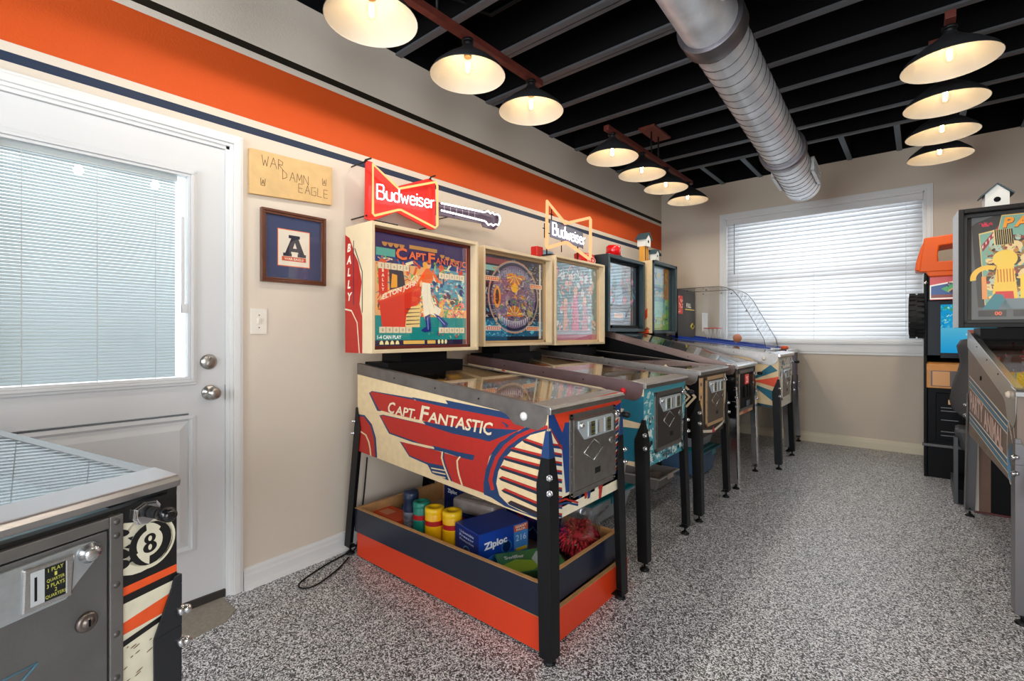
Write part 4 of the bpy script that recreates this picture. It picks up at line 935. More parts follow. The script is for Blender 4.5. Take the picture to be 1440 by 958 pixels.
for k, (uu, vv) in enumerate(((.5, .79), (.5, .3))):
    x, y = g(uu, vv)
    for i in range(11):
        a_ = (PI*i/10) + (PI if k == 0 else 0); A.poly([(x, y), (x+.085*math.cos(a_-.1), y+.07*math.sin(a_-.1)*(-1 if k == 0 else 1)*(-1 if k == 0 else 1)), (x+.085*math.cos(a_+.1), y+.07*math.sin(a_+.1))], [(240, 120, 30), (250, 200, 60)][i % 2], 23+i*.05)
A.ell(*g(.22, .52), .035, .075, (240, 150, 40), 22.5); A.ell(*g(.22, .52), .018, .05, (60, 40, 50), 22.8); A.ell(*g(.5, .64), .04, .03, (250, 190, 60), 22.5)
for i in range(14):
    x, y = g(.26+.035*i, .16+.0*i); yy = cv-.2*math.sqrt(max(0, 1-((x-cu)/.25)**2)); A.poly([(x-.01, yy+.035), (x, yy-.008), (x+.01, yy+.035)], (200, 196, 206), 24)
    yy = cv+.2*math.sqrt(max(0, 1-((x-cu)/.25)**2)); A.poly([(x-.01, yy-.035), (x, yy+.008), (x+.01, yy-.035)], (150, 150, 180), 24)
for (u0, v0) in ((.02, .7), (.76, .66), (.05, .12), (.7, .12)):
    R(A, g, u0, v0, u0+.22, v0+.055, (236, 224, 200), 25); R(A, g, u0+.01, v0+.008, u0+.21, v0+.047, (220, 84, 40), 26)
    for i in range(6): R(A, g, u0+.03+.03*i, v0+.014, u0+.048+.03*i, v0+.04, (240, 200, 150), 27)
R(A, g, .0, .9, .42, .97, (150, 60, 70), 13.5); R(A, g, .02, .82, .3, .88, (150, 200, 190), 13.5)
R(A, g, .93, .02, .96, .98, (216, 206, 190), 25)
for k_, (cc, n_) in enumerate((((214, 210, 204), 240), ((24, 24, 34), 260))): scatter(A, cu-.24, cv-.2, cu+.24, cv+.2, n_, [cc], .003, .01, 21+k_*.4, 70+k_, 's')
scatter(A, *g(.72, .1), *g(.95, .95), 150, [(214, 210, 204), (30, 30, 40)], .003, .01, 21, 75, 's'); scatter(A, *g(.03, .04), *g(.4, .24), 90, [(150, 220, 230), (20, 30, 60)], .004, .01, 21, 76, 's')
A.ring(cu, cv, .262, .268, (220, 150, 80), 24, 30, 0, 2*PI, .93)
A.build('backglass_art', PRINTG, bo)

# ---- machine C
lc = (-1.05, 3.31, fz(3.31))
t, bo, A, g, sd, fa = pinball('third pinball machine in the row, black cabinet with cream chevrons, under the open orange neon', lc, bglass=mirrorglass, body=black, rail=steel, seed=14,
    pal=[(220, 130, 120), (90, 80, 70), (220, 200, 180), (190, 60, 60)], base=(150, 110, 90), bbx=-1.015, bbz=(1.072, 1.745), btn=(214, 30, 60), bbinner=mat('tan_trim2', (214, 186, 146), .5), doorm=(mat('tan_frame', (196, 160, 120), .4), mat('taupe_steel2', (122, 110, 98), .4, .7)), door=(.03, .56, .88, .185))
s = SideMap(sd, 1, lc[1]-.2775, lc, 6.842, 880, 500); CH = (206, 190, 160)
for p, wd in (([(380, 95), (668, 400), (380, 710)], 22), ([(430, 210), (614, 400), (430, 590)], 18), ([(470, 320), (575, 400), (470, 490)], 14)): s.band(p, wd, CH, 1)
sd.build('side_art', PRINT, t)
fa.rect(-.2775, .5, .2775, .9, (40, 34, 30), -.5); fa.rect(-.272, .53, -.2, .88, (214, 174, 130), 0); fa.rect(.235, .53, .262, .88, (230, 220, 200), 0)
fa.poly([(-.26, .56), (-.19, .53), (0, .505), (.19, .53), (.26, .56), (.26, .575), (.19, .548), (0, .522), (-.19, .548), (-.26, .575)], (230, 220, 200), 1); fa.poly([(-.035, .505), (.035, .505), (0, .55)], (196, 60, 70), 2)
for i in range(7): fa.ell(-.235, .6+i*.04, .012, .012, [(60, 40, 30), (240, 190, 60)][i % 2], 1)
for i in range(12): fa.rect(-.2+i*.035, .872, -.18+i*.035, .885, (120, 84, 60), 1)
fa.build('front_art', PRINT, t)
R(A, g, 0, 0, 1, 1, (50, 120, 130), 0); a, b = g(0, 0); c, d = g(1, 1)
scatter(A, a, b, c, d, 300, [(40, 110, 120), (150, 200, 200), (220, 120, 110), (240, 180, 150), (70, 60, 90), (220, 220, 220)], .006, .035, 1, 41, 'eps')
for (uu, w_, h_, c_) in ((.5, .2, .62, (214, 70, 120)), (.28, .13, .45, (236, 150, 110)), (.72, .16, .5, (200, 110, 130))): Pq(A, g, [(uu-w_/2, .08), (uu+w_/2, .08), (uu+w_*.35, h_*.6), (uu+w_*.2, h_), (uu-w_*.2, h_), (uu-w_*.35, h_*.6)], c_, 8); A.ell(*g(uu, h_+.04), .03, .038, (236, 180, 150), 9)
scatter(A, a+.1, b+.05, c-.1, b+.42, 160, [(240, 150, 120), (214, 70, 120), (240, 220, 190), (60, 130, 140)], .004, .015, 10, 42, 'eps')
def bgt2(A, g, txt, u0, u1, vb, h, col, l, bold=.02): A.text(txt, 0, 0, 1, col, l, fn=lambda p, q: g(u0+(u1-u0)*p, vb+h*q), bold=bold)
scatter(A, *g(.12, .78), *g(.9, .92), 60, [(240, 240, 235), (200, 230, 230)], .01, .03, 14, 77, 'ps')
R(A, g, 0, 0, 1, .075, (176, 30, 80), 15); R(A, g, 0, .075, 1, .13, (150, 150, 160), 14)
A.build('backglass_art', PRINTG, bo)

# ---- machine D (modern, steeper glass, dark backbox)
ld = (-1.045, 4.075, fz(4.07))
dteal = mat('dark_teal_edge', (30, 52, 58), .35)
t, bo, A, g, sd, fa = pinball('fourth pinball machine in the row, all black with chrome legs and steep side rails', ld, bglass=mirrorglass, body=black, rail=mat('warm_steel', (150, 130, 124), .35, .9), lockm=bright, legm=chrome, seed=19, zf=.905, zr=1.205, zb=.52, zbr=.57,
    pal=[(190, 190, 200), (90, 150, 200), (220, 220, 220), (60, 60, 70)], base=(150, 160, 170), bbx=-1.005, bbz=(1.16, 1.835), bbm=dteal, bbinner=black, door=(0, .55, .86, .2), doorm=(steel, black), dstyle='modern', bbd=.26, bbw=.72, btn=(180, 30, 60), raildrop=.05, bbface=.05)
fa.rect(-.2775, .52, .2775, .87, (26, 24, 24), -.5); fa.rect(-.19, .525, .19, .548, (226, 176, 130), 1); fa.rect(-.08, .527, .06, .546, (200, 90, 70), 2)
for i in range(6): fa.ell(-.24, .6+i*.045, .011, .011, (200, 150, 80), 1)
fa.build('front_art', PRINT, t)
R(A, g, 0, 0, 1, 1, (44, 50, 56), 0); R(A, g, 0, .34, .5, 1, (120, 176, 196), 1); R(A, g, .5, .34, .8, 1, (112, 116, 118), 1); R(A, g, .8, .34, 1, 1, (30, 60, 90), 1)
a, b = g(.02, .36); c, d = g(.98, .98); scatter(A, a, b, c, d, 90, [(150, 200, 214), (90, 140, 170), (210, 110, 130), (50, 60, 90), (60, 130, 150)], .01, .045, 2, 61, 'eps')
A.ell(*g(.4, .5), .08, .1, (120, 130, 160), 6); A.ell(*g(.4, .5), .072, .092, (140, 180, 200), 7); A.line([g(.7, .72), g(.88, .42)], .006, (226, 206, 140), 8); A.line([g(.78, .68), g(.9, .5)], .004, (226, 206, 140), 8)
R(A, g, .0, .3, 1, .34, (20, 26, 30), 9); R(A, g, .05, .06, .95, .26, (40, 48, 56), 9); R(A, g, .15, .09, .62, .23, (120, 160, 190), 10); R(A, g, .25, .12, .55, .2, (240, 190, 160), 11); A.ell(*g(.82, .16), .04, .055, (110, 50, 50), 11)
A.build('backglass_art', PRINTG, bo)

# ---- machine E
le = (-.905, 4.79, fz(4.79))
t, bo, A, g, sd, fa = pinball('fifth pinball machine in the row, cream with teal and orange ray stripes, birdhouses on top', le, bglass=mirrorglass, rail=steel, lockm=bright, seed=25, zf=.955, zr=1.09, L=1.24,
    pal=[(60, 160, 160), (240, 230, 120), (240, 240, 240), (220, 90, 50)], base=(120, 190, 180), bbx=-1.095, bbz=(1.13, 1.845), bbd=.24, bbw=.6, bbm=dteal, bbinner=dteal, door=(0.0, .56, .85, .17), doorm=(plate, steel), btn=(240, 230, 220), raildrop=.06)
s = SideMap(sd, 1, le[1]-.2775, le, 5.9875, 1040, 480)
ot = (14, 100, 122); oo = (226, 76, 34)
s.poly([(60, 330), (135, 290), (262, 198), (322, 250), (200, 292), (60, 340)], ot, 1); s.poly([(-100, 330), (140, 330), (335, 298), (335, 380), (300, 388), (140, 340), (-100, 345)], oo, 1)
s.poly([(0, 340), (135, 365), (290, 425), (290, 515), (135, 390), (0, 350)], ot, 1); s.poly([(-100, 500), (135, 515), (290, 545), (290, 580), (-100, 570)], (20, 60, 74), 1)
sd.build('side_art', PRINT, t)
fa.rect(-.2775, .5, .2775, .92, (222, 218, 206), -.5)
scatter(fa, -.27, .72, .27, .91, 120, [(60, 70, 90), (200, 80, 60), (120, 130, 130), (236, 232, 222), (220, 190, 120), (70, 110, 130)], .006, .026, 1, 88, 'eps'); scatter(fa, -.27, .51, -.18, .72, 30, [(210, 110, 100), (226, 210, 180)], .008, .03, 1, 87, 'ep')
fa.build('front_art', PRINT, t)
sa_ = Art((0, -.3-.0002, 0), (1, 0, 0), (0, 0, 1)); xb = -1.095
sa_.rect(xb-.24, 1.13, xb-.001, 1.845, CRM, -.5); sa_.poly([(xb-.24, 1.13), (xb-.24, 1.2), (xb-.13, 1.29), (xb-.05, 1.38), (xb-.05, 1.29), (xb-.15, 1.18)], oo, 0); sa_.poly([(xb-.16, 1.13), (xb-.05, 1.19), (xb-.03, 1.13)], oo, 0); sa_.line([(xb-.1, 1.165), (xb-.03, 1.17), (xb-.06, 1.19)], .006, (30, 70, 50), 1)
sa_.build('backbox_side_art', PRINT, bo)
fe = MB(); f_ = .022
fe.box(xb, xb+.012, -.3, -.3+f_, 1.13, 1.845); fe.box(xb, xb+.012, .3-f_*2, .3, 1.13, 1.845); fe.box(xb, xb+.012, -.3, .3, 1.845-f_*1.4, 1.845); fe.box(xb, xb+.012, -.3, .3, 1.13, 1.13+f_); fe.build('teal_front_edge', dteal, bo, .001)
R(A, g, 0, 0, 1, 1, (110, 180, 190), 0); R(A, g, 0, 0, 1, .2, (150, 190, 80), 1); R(A, g, 0, .2, 1, .45, (150, 220, 200), 1); R(A, g, 0, .72, .8, 1, (190, 220, 230), 1); R(A, g, .75, .5, 1, 1, (200, 130, 40), 2); R(A, g, .86, .0, 1, .5, (120, 190, 40), 2)
a, b = g(.02, .02); c, d = g(.98, .98); scatter(A, a, b, c, d, 90, [(200, 230, 230), (60, 120, 160), (90, 200, 180), (240, 220, 100), (40, 80, 120)], .008, .035, 3, 91, 'eps')
scatter(A, *g(.1, .52), *g(.8, .62), 40, [(240, 236, 220), (250, 220, 170)], .01, .03, 8, 92, 'ps'); R(A, g, .1, .66, .7, .68, (30, 80, 150), 9)
A.build('backglass_art', PRINTG, bo)

# ---- machine F: bubble basketball game beside the back wall
tf = thing('basketball_game', 'arcade basketball game with clear curved dome and chrome legs by the back wall', 'arcade game', (-.97, 5.45, fz(5.45)))
zb_ = fz(5.45); hw = .26
b = MB(); b.prism([(0, .5), (-1.2, .56), (-1.2, .97), (0, .93)], 1, -hw, hw); b.build('cabinet', mat('purple_grey_cabinet', (96, 92, 112), .5, var=.2, vscale=20), tf)
b = MB(); b.prism([(.01, .92), (-1.2, .985), (-1.2, 1.01), (.01, .955)], 1, -hw-.01, hw+.01); b.build('top_deck', bright, tf, .003)
b = MB(); b.prism([(-1.15, 1.015), (-.14, .96), (-.14, .975), (-1.15, 1.1)], 1, -hw, -hw+.012); b.prism([(-1.15, 1.015), (-.14, .96), (-.14, .975), (-1.15, 1.1)], 1, hw-.012, hw); b.build('court_rail', mat('blue_court_rail', (30, 66, 160), .3), tf)
b = MB(); b.box(-1.14, -.3, -hw+.02, hw-.02, 1.005, 1.008); 
Ac = Art((-.7, 0, .995), (1, 0, 0), (0, 1, 0)); 
prof = [(-1.05, 1.6), (-.62, 1.6), (-.55, 1.585), (-.48, 1.545), (-.42, 1.47), (-.2, 1.06), (-.18, .97)]
def sheet(pts, m_, name, th=.004):
    b = MB(); n = len(pts)
    for i in range(n-1):
        (x0, z0), (x1, z1) = pts[i], pts[i+1]; b.add([(x0, -hw+.01, z0), (x1, -hw+.01, z1), (x1, hw-.01, z1), (x0, hw-.01, z0)], [(0, 1, 2, 3)], 0, True)
    return b.build(name, m_, tf)
sheet(prof, plexi, 'dome_sheet')
for yy in (-hw+.008, hw-.008):
    b = MB(); pg = [(-1.05, 1.0)]+[(x, z) for x, z in prof]; b.add([(x, yy, z) for x, z in pg], [tuple(range(len(pg)))]); b.build('side_sheet', plexi, tf)
    b = MB(); b.tube([(x, yy, z) for x, z in prof], .0032, 6); b.build('dome_edge', mat('smoky_edge', (92, 90, 90), .3), tf)
    b = MB()
    for (x, z) in ((-.95, 1.57), (-.75, 1.57), (-.5, 1.52), (-.36, 1.34), (-.26, 1.15)): b.cyl((x, yy-.004, z), (x, yy+.004, z), .006, 8)
    b.build('dome_screw', blackmetal, tf)
box('back_panel', -1.08, -1.05, -hw, hw, .99, 1.6, satin, tf)
A = Art((-1.0495, 0, 0), (0, 1, 0), (0, 0, 1)); A.rect(-.26, 1.0, .26, 1.6, (44, 42, 46), 0); A.rect(-.25, 1.33, -.12, 1.53, (206, 60, 44), 1)
scatter(A, -.25, 1.34, -.12, 1.52, 16, [(240, 200, 180), (170, 40, 30)], .01, .03, 2, 5, 'ep'); A.text('FULL', .06, 1.43, .05, (240, 235, 220), 2, bold=.03); A.rect(-.05, 1.38, .24, 1.39, (240, 200, 90), 2); A.build('back_art', PRINTG, tf)
box('backboard', -.86, -.85, -.06, .1, 1.14, 1.34, mat('white_backboard', (238, 236, 230), .3), tf, .002)
b = MB(); b.tube([(-.77+.09*math.cos(a_*PI/10), .02+.09*math.sin(a_*PI/10), 1.17) for a_ in range(20)], .005, 6, closed=True); b.build('hoop_rim', mat('red_rim', (214, 50, 40), .3), tf)
b = MB()
for k in range(12):
    a_ = k*PI/6; b.tube([(-.77+.09*math.cos(a_), .02+.09*math.sin(a_), 1.17), (-.77+.06*math.cos(a_+.25), .02+.06*math.sin(a_+.25), 1.06)], .0015, 4)
    b.tube([(-.77+.09*math.cos(a_), .02+.09*math.sin(a_), 1.17), (-.77+.06*math.cos(a_-.25), .02+.06*math.sin(a_-.25), 1.06)], .0015, 4)
b.build('hoop_net', white, tf)
MB().tube([(-.93, -.1, 1.19), (-.93, -.16, 1.22), (-.93, -.2, 1.19), (-.93, -.16, 1.16), (-.93, -.1, 1.19)], .008, 6).build('shooter_loop', mat('yellow_plastic', (226, 200, 80), .4), tf)
box('coin_handle', -.13, .0, -hw-.03, -hw, .93, .96, black, tf, .004)
MB().cyl((-.05, -.1, .96), (-.05, -.1, .99), .035, 20).build('start_button', mat('orange_button', (232, 90, 40), .3), tf)
for sy in (-1, 1):
    leg_part(tf, 0, sy*hw, 1, sy, .69, fz(5.45+sy*hw)-zb_, (.03, .005), chrome); leg_part(tf, -1.2, sy*hw, -1, sy, .72, fz(5.45+sy*hw)-zb_, (.08, .0), chrome)
ball = tag(MB().ball((-1.45, 5.33, 1.165), .045, 18).build('mini_basketball', mat('orange_ball', (206, 130, 90), .5)), 'small tan ball inside the clear dome of the basketball game', 'ball')

# ---- machine G at the right, facing the viewer
lg = (.575, 2.83, fz(2.83))
gside = mat('brown_grey_side', (122, 106, 94), .45)
t, bo, A, g, sd, fa = pinball('pinball machine at the right edge facing the viewer, dark backbox with teal and yellow glass', lg, math.radians(-86.5), bglass=glass, body=gside, rail=bright, lockm=bright, legm=mat('grey_leg_steel', (112, 110, 112), .35, .6), seed=33, zf=.94, zr=1.19, zb=.54, zbr=.56,
    pal=[(240, 180, 50), (220, 70, 50), (150, 90, 60), (240, 220, 180)], base=(150, 100, 70), bbx=-.965, bbz=(1.205, 1.88), bbm=mat('dark_brown_black', (22, 18, 17), .45, spec=.3), bbinner=mat('black_trim', (14, 13, 13), .4), bbd=.25, bbw=.70, bbface=.038, door=(.05, .56, .85, .17), doorm=(steel, black), dstyle='modern', btn=(226, 206, 186), raildrop=.1, splay=(.02, .004), legw=.07)
# its left side faces the viewer's left; local -y side
sx = lambda f: -1.245*f
st = (236, 228, 214); bl_ = (40, 112, 150)
def strip(x0, x1, za0, za1, zb0, zb1, c, l): sd.poly([(x0, za0), (x1, za1), (x1, zb1), (x0, zb0)], c, l)
for k, (o, c, w_) in enumerate(((0, st, .008), (.014, bl_, .012), (.032, st, .006), (.044, (70, 140, 170), .016), (.066, st, .005))):
    sd.poly([(-1.2, .92-o), (-.16, .795-o*.9), (-.16, .795-o*.9-w_), (-1.2, .92-o-w_)], c, 1)
    sd.poly([(-1.2, .70-o*.9), (-.14, .63-o*.9), (-.14, .63-o*.9-w_), (-1.2, .70-o*.9-w_)], c, 1)
sd.text('PARTY', 0, 0, 1, (230, 196, 184), 3, fn=lambda p, q: (-1.16+.42*p, .72+.11*q-.03*p), bold=.04); sd.text('ANIMAL', 0, 0, 1, (230, 196, 184), 3, fn=lambda p, q: (-.72+.46*p, .68+.1*q-.045*p), bold=.04)
sd.ell(-.105, .68, .075, .15, st, 2); sd.ell(-.105, .68, .067, .14, (110, 96, 86), 3); sd.ell(-.105, .62, .058, .075, (80, 150, 190), 4); sd.ell(-.105, .66, .035, .05, (70, 104, 130), 5)
for k in range(5): sd.line([(-.14+k*.014, .80-k*.014), (-.13+k*.014, .77-k*.014)], .006, st, 6)
strip(-1.24, -.02, 1.08, .87, 1.1, .89, (120, 160, 190), .5)
sd.build('side_art', PRINT, t)
MB().cyl((-.8, -.2785, .93), (-.8, -.283, .93), .012, 12).build('service_button', black, t)
R(A, g, 0, 0, 1, 1, (84, 88, 88), 0); scatter(A, *g(.45, .15), *g(.98, .85), 160, [(210, 180, 110), (150, 120, 70), (120, 166, 146), (200, 60, 50)], .01, .05, .5, 99, 'eps')
g0 = g; g = lambda u, v: g0(u*.46, v)
Pq(A, g, [(.08, .95), (.0, .92), (.1, .12), (1, .12), (1, 1), (.35, 1)], (50, 48, 46), 1)
Pq(A, g, [(.11, .84), (.4, .87), (.45, 1), (1, 1), (1, .14), (.2, .14)], (222, 190, 120), 2); Pq(A, g, [(.125, .83), (.4, .855), (.46, .99), (.99, .99), (.99, .15), (.21, .15)], (120, 166, 146), 3)
Pq(A, g, [(.15, .72), (.4, .9), (.4, .84), (.17, .66)], (150, 40, 52), 4)
for k in range(5): Pq(A, g, [(.16+k*.05, .715+k*.035), (.18+k*.05, .73+k*.035), (.18+k*.05, .70+k*.035), (.165+k*.05, .69+k*.035)], (240, 200, 190), 5)
a, b = g(.22, .18); c, d = g(.98, .8)
scatter(A, a, b, c, d, 60, [(210, 180, 110), (150, 120, 70), (226, 200, 140), (120, 90, 60), (60, 50, 40), (170, 190, 170)], .02, .05, 6, 12, 'e'); scatter(A, a, b, c, d, 200, [(60, 46, 34), (240, 200, 110), (190, 130, 60), (150, 60, 50)], .003, .012, 8, 13, 'eps')
Pq(A, g, [(.3, .16), (.7, .16), (.66, .36), (.62, .52), (.38, .52), (.34, .36)], (240, 196, 70), 13); A.ell(*g(.5, .58), .05, .05, (240, 200, 80), 14); Pq(A, g, [(.32, .16), (.64, .16), (.62, .27), (.36, .27)], (206, 40, 40), 15)
for k in range(6): A.line([g(.39+.045*k, .48), g(.4+.045*k, .36)], .004, (190, 90, 30), 16)
Pq(A, g, [(.72, .14), (.95, .14), (.97, .45), (.84, .5), (.72, .4)], (244, 206, 60), 13)
A.ring(*g(.25, .4), .05, .075, (240, 190, 70), 14, 12, PI*.35, PI*1.05); Pq(A, g, [(.16, .2), (.24, .2), (.22, .42), (.15, .42)], (230, 150, 80), 14)
for k in range(9): A.line([g(.34+.03*k, .86), g(.36+.03*k+.01*(k % 3), .72)], .009, (226, 200, 130), 17); A.line([g(.353+.03*k, .86), g(.375+.03*k, .72)], .006, (30, 24, 20), 17.4)
Pq(A, g, [(.16, .1), (.34, .25), (.46, .24), (.6, .1)], (40, 120, 130), 18); Pq(A, g, [(.4, .1), (.5, .2), (.8, .2), (.95, .1)], (110, 124, 130), 18)
for i, ch in enumerate('PARTY'):
    A.text(ch, *g(.56+.2*i, .92), .06, (90, 40, 20), 19, bold=.05, shear=.15); A.text(ch, *g(.555+.2*i, .925), .058, (240, 150, 40), 20, bold=.04, shear=.15)
bgt3 = lambda txt, u0, u1, vb, h, col, l: A.text(txt, 0, 0, 1, col, l, fn=lambda p, q: g(u0+(u1-u0)*p, vb+h*q), bold=.03)
bgt3('ANIMAL', 1.1, 2.0, .76, .08, (240, 220, 150), 21)
R(A, g, .1, .03, .52, .09, (34, 34, 36), 21); R(A, g, .62, .03, 1.05, .09, (34, 34, 36), 21); A.text('00', *g(.4, .06), .022, (255, 110, 70), 23, bold=.02)
scatter(A, *g(.12, .9), *g(.3, .94), 14, [(200, 40, 70)], .006, .014, 21, 3, 'ps')
A.build('backglass_art', PRINTG, bo)

sp_ = Art((0, -.35-.0003, 0), (1, 0, 0), (0, 0, 1)); sp_.rect(-.965-.25, 1.205, -.965-.004, 1.88, (206, 214, 220), 0); sp_.build('backbox_side_art', PRINT, bo)  # pale blue side, with light reflecting on it painted into the colour
# ================================================================ MACHINE H: near left corner
lh = (-1.075, .055, fz(.055)); rh = math.radians(20.4)
t, bo, A, g, sd, fa = pinball('large foreground pinball machine at lower left, black front with number 8 ball emblem', lh, rh, body=mat('worn_black_cabinet', (24, 23, 23), .4, bump=.05), rail=mat('aluminium_rail', (150, 150, 150), .35, .9), lockm=mat('satin_steel', (176, 172, 170), .3, .9), legm=mat('dark_grey_leg', (48, 50, 54), .4, .4),
    seed=44, pal=[(150, 180, 180), (210, 220, 215), (100, 130, 140), (220, 150, 110)], base=(120, 150, 160), door=None, plungery=None, bbx=-.985, zf=.937, lbo=.009, lip=.023, splay=(.0, -.002), legtop=.735)
R(A, g, 0, 0, 1, 1, (40, 60, 90), 0); scatter(A, *g(.02, .02), *g(.98, .98), 200, [(200, 80, 60), (60, 120, 160), (230, 220, 190), (40, 40, 60)], .01, .05, 1, 9, 'eps'); A.build('backglass_art', PRINTG, bo)
sd.rect(-1.2, .6, -.02, .85, (20, 20, 22), 0); sd.build('side_art', PRINT, t)
cr = (226, 220, 196)
fa.rect(-.2775, .5, .2775, .9, (20, 19, 20), -.5)
fa.poly([(-.2775, .5), (.2775, .5), (.2775, .74), (.17, .725), (-.2775, .725)], cr, 0)
fa.poly([(-.2775, .74), (.17, .74), (.2775, .742), (.2775, .757), (.17, .757), (-.2775, .757)], (236, 88, 36), 1); fa.poly([(-.2775, .722), (.2775, .727), (.2775, .742), (-.2775, .74)], (20, 19, 20), 1)
fa.poly([(-.2775, .655), (.2775, .672), (.2775, .706), (.17, .69), (-.2775, .68)], (236, 88, 36), 1.5); fa.poly([(-.2775, .645), (.17, .645), (.2775, .662), (.2775, .673), (.17, .656), (-.2775, .656)], (20, 19, 20), 2)
cu, cv = .220, .823
fa.ell(cu-.012, cv+.005, .062, .056, cr, 1); fa.ell(cu+.002, cv+.008, .048, .05, cr, 1)
for (x, y, rx, ry, ro) in ((-.05, .038, .018, .007, -.3), (-.05, .0, .02, .009, -.5), (-.048, -.022, .016, .009, -.2), (-.03, .055, .03, .004, -.25)): fa.ell(cu+x, cv+y, rx, ry, (20, 19, 20), 2, rot=ro)
fa.ell(cu+.006, cv-.002, .04, .041, (20, 19, 20), 3); fa.ring(cu+.006, cv-.002, .043, .048, cr, 3.2, 20, -2.2, .6); fa.ell(cu+.004, cv, .0245, .026, cr, 4)
for a_ in (.9, 3.6): fa.poly([(cu+.006+.03*math.cos(a_+k*.25), cv+(.03+k*.003)*math.sin(a_+k*.25)) for k in range(5)]+[(cu+.006+.024*math.cos(a_+k*.25), cv+.024*math.sin(a_+k*.25)) for k in (4, 3, 2, 1, 0)], cr, 4.2)
for k in range(4):
    a_ = 2.5+k*.35; fa.poly([(cu+.006+.04*math.cos(a_), cv+.04*math.sin(a_)), (cu+.006+.049*math.cos(a_+.12), cv+.049*math.sin(a_+.12)), (cu+.006+.04*math.cos(a_+.2), cv+.04*math.sin(a_+.2))], (20, 19, 20), 4.3)
fa.ell(cu+.004, cv+.008, .011, .0095, (20, 19, 20), 5); fa.ell(cu+.004, cv-.009, .013, .0105, (20, 19, 20), 5); fa.ell(cu+.004, cv+.008, .0035, .005, cr, 6); fa.ell(cu+.004, cv-.009, .0035, .0055, cr, 6)
fa.ring(.18, .714, .0055, .0085, cr, 3, 16); fa.ring(.18, .714, .012, .0145, cr, 3, 12, -.7, .7)
r_ = random.Random(5)
for i in range(26): u = r_.uniform(.18, .25); v = r_.uniform(.52, .645); fa.ell(u, v, r_.uniform(.002, .008), .0012, (120, 84, 60), 3, 8, rot=.3)
for i in range(60): u = r_.uniform(-.27, .12); fa.ell(u, .893-.0*u+r_.uniform(-.004, .003), r_.uniform(.002, .005), .0015, (180, 176, 168), 1, 8, rot=r_.uniform(-.4, .4))
fa.build('front_art', PRINT, t)
# coin door, bigger and closer than on the row
d_ = MB(); d_.box(.001, .009, -.152, .155, .50, .874); do = d_.build('coin_door', mat('near_door_steel', (128, 128, 128), .42, .8, var=.08, vscale=16, bump=.04), t, .002)
f_ = MB(); f_.box(.0005, .0115, .157, .18, .48, .897); f_.box(.0005, .0115, -.18, -.154, .48, .897); f_.box(.0005, .0115, -.154, .157, .877, .897); f_.build('door_frame', mat('near_frame_steel', (140, 138, 136), .4, .85, var=.06), do, .002)
for z in (.885, .86, .77, .68, .60, .53): MB().lathe([(0, .003), (.004, .0025), (.006, 0)], (.0115, .1685, z), 12, (1, 0, 0)).build('carriage_bolt', mat('dull_bolt', (92, 88, 86), .45, .7), do)
p_ = MB(); p_.prism([(-.148, .862), (-.148, .78), (.09, .785), (.106, .805), (.1405, .84), (.14, .856), (.13, .866), (.11, .868)], 0, .008, .016); po = p_.build('coin_plate', mat('cast_bright_plate', (204, 212, 216), .3, .85, var=.08, vscale=60), do, .002)
for yy, ins in ((.066, True), (-.03, False)):
    s_ = MB(); s_.prism([(yy-.036, .79), (yy+.03, .79), (yy+.034, .858), (yy-.034, .86)], 0, .015, .021); s_.build('coin_entry', bright, do, .003)
    a = Art((.0212, yy, .825), (0, 1, 0), (0, 0, 1)); a.rect(-.026, -.027, .022, .027, (190, 194, 196), 0); a.rect(-.021, -.02, -.0175, .018, (10, 10, 10), 1)
    if ins:
        a.rect(-.008, -.027, .02, .027, (24, 28, 26), 1)
        for i, w_ in enumerate(('1 PLAY', '1', 'QUARTER', '3 PLAYS', '2', 'QUARTERS')): a.text(w_, .0065, .0215-i*.0085, .0062, (206, 206, 96), 2, width=.0034*len(w_), rot=.02)
    a.build('coin_instructions', PRINTD, do)
b = MB(); b.lathe([(0, 0), (.0165, 0), (.0165, .004), (.0125, .007), (.0125, .012), (.0115, .014), (0, .0145)], (.016, .122, .849), 24, (1, 0, 0)); b.build('reject_button', bright, do)
b = MB(); b.lathe([(0, 0), (.017, 0), (.016, .004), (.011, .007), (.009, .006), (.0085, .009), (0, .0095)], (.009, .122, .728), 24, (1, 0, 0)); b.box(.0185, .019, .1205, .1235, .722, .734, 1); b.build('lock', [mat('worn_lock', (120, 110, 104), .35, .85), black], do)
b = MB(); b.tube([(.0095, .055, .70), (.0095, -.03, .63)], .0022, 6); b.tube([(.0095, .055, .70), (.0095, -.12, .70)], .0016, 6); b.build('embossed_line', mat('bluish_line', (110, 160, 186), .4, .5), do)
b = MB(); b.lathe([(0, 0), (.0115, 0), (.011, .003), (.006, .004), (0, .003)], (0, .155, .898-.008), 20, (1, 0, 0)); do.location = (0, -.009, .003)
b.build('start_button', mat('dull_metal_button', (110, 104, 100), .4, .8), t)
# plunger: angular chrome housing, black knob
hs = MB(); oc = [(.192, .898), (.212, .907), (.235, .903), (.243, .892), (.236, .872), (.218, .862), (.198, .866), (.19, .88)]
hs.prism(oc, 0, 0, .006); hs.prism([(.217+(a-.217)*.86, .884+(b-.884)*.86) for a, b in oc], 0, .006, .010); ho = hs.build('plunger_housing', chrome, t, .002)
MB().cyl((.005, .222, .884), (.045, .222, .884), .0055, 12).cyl((.01, .222, .884), (.03, .222, .884), .011, 14, mi=1).build('plunger_rod', [steel, rubber], ho)
k_ = MB(); k_.lathe([(0, 0), (.01, 0), (.013, .008), (.0145, .022), (.012, .034), (.006, .037), (0, .037)], (.03, .222, .884), 20, (1, 0, 0)); k_.build('plunger_knob', mat('glossy_black_knob', (16, 16, 18), .18), ho)

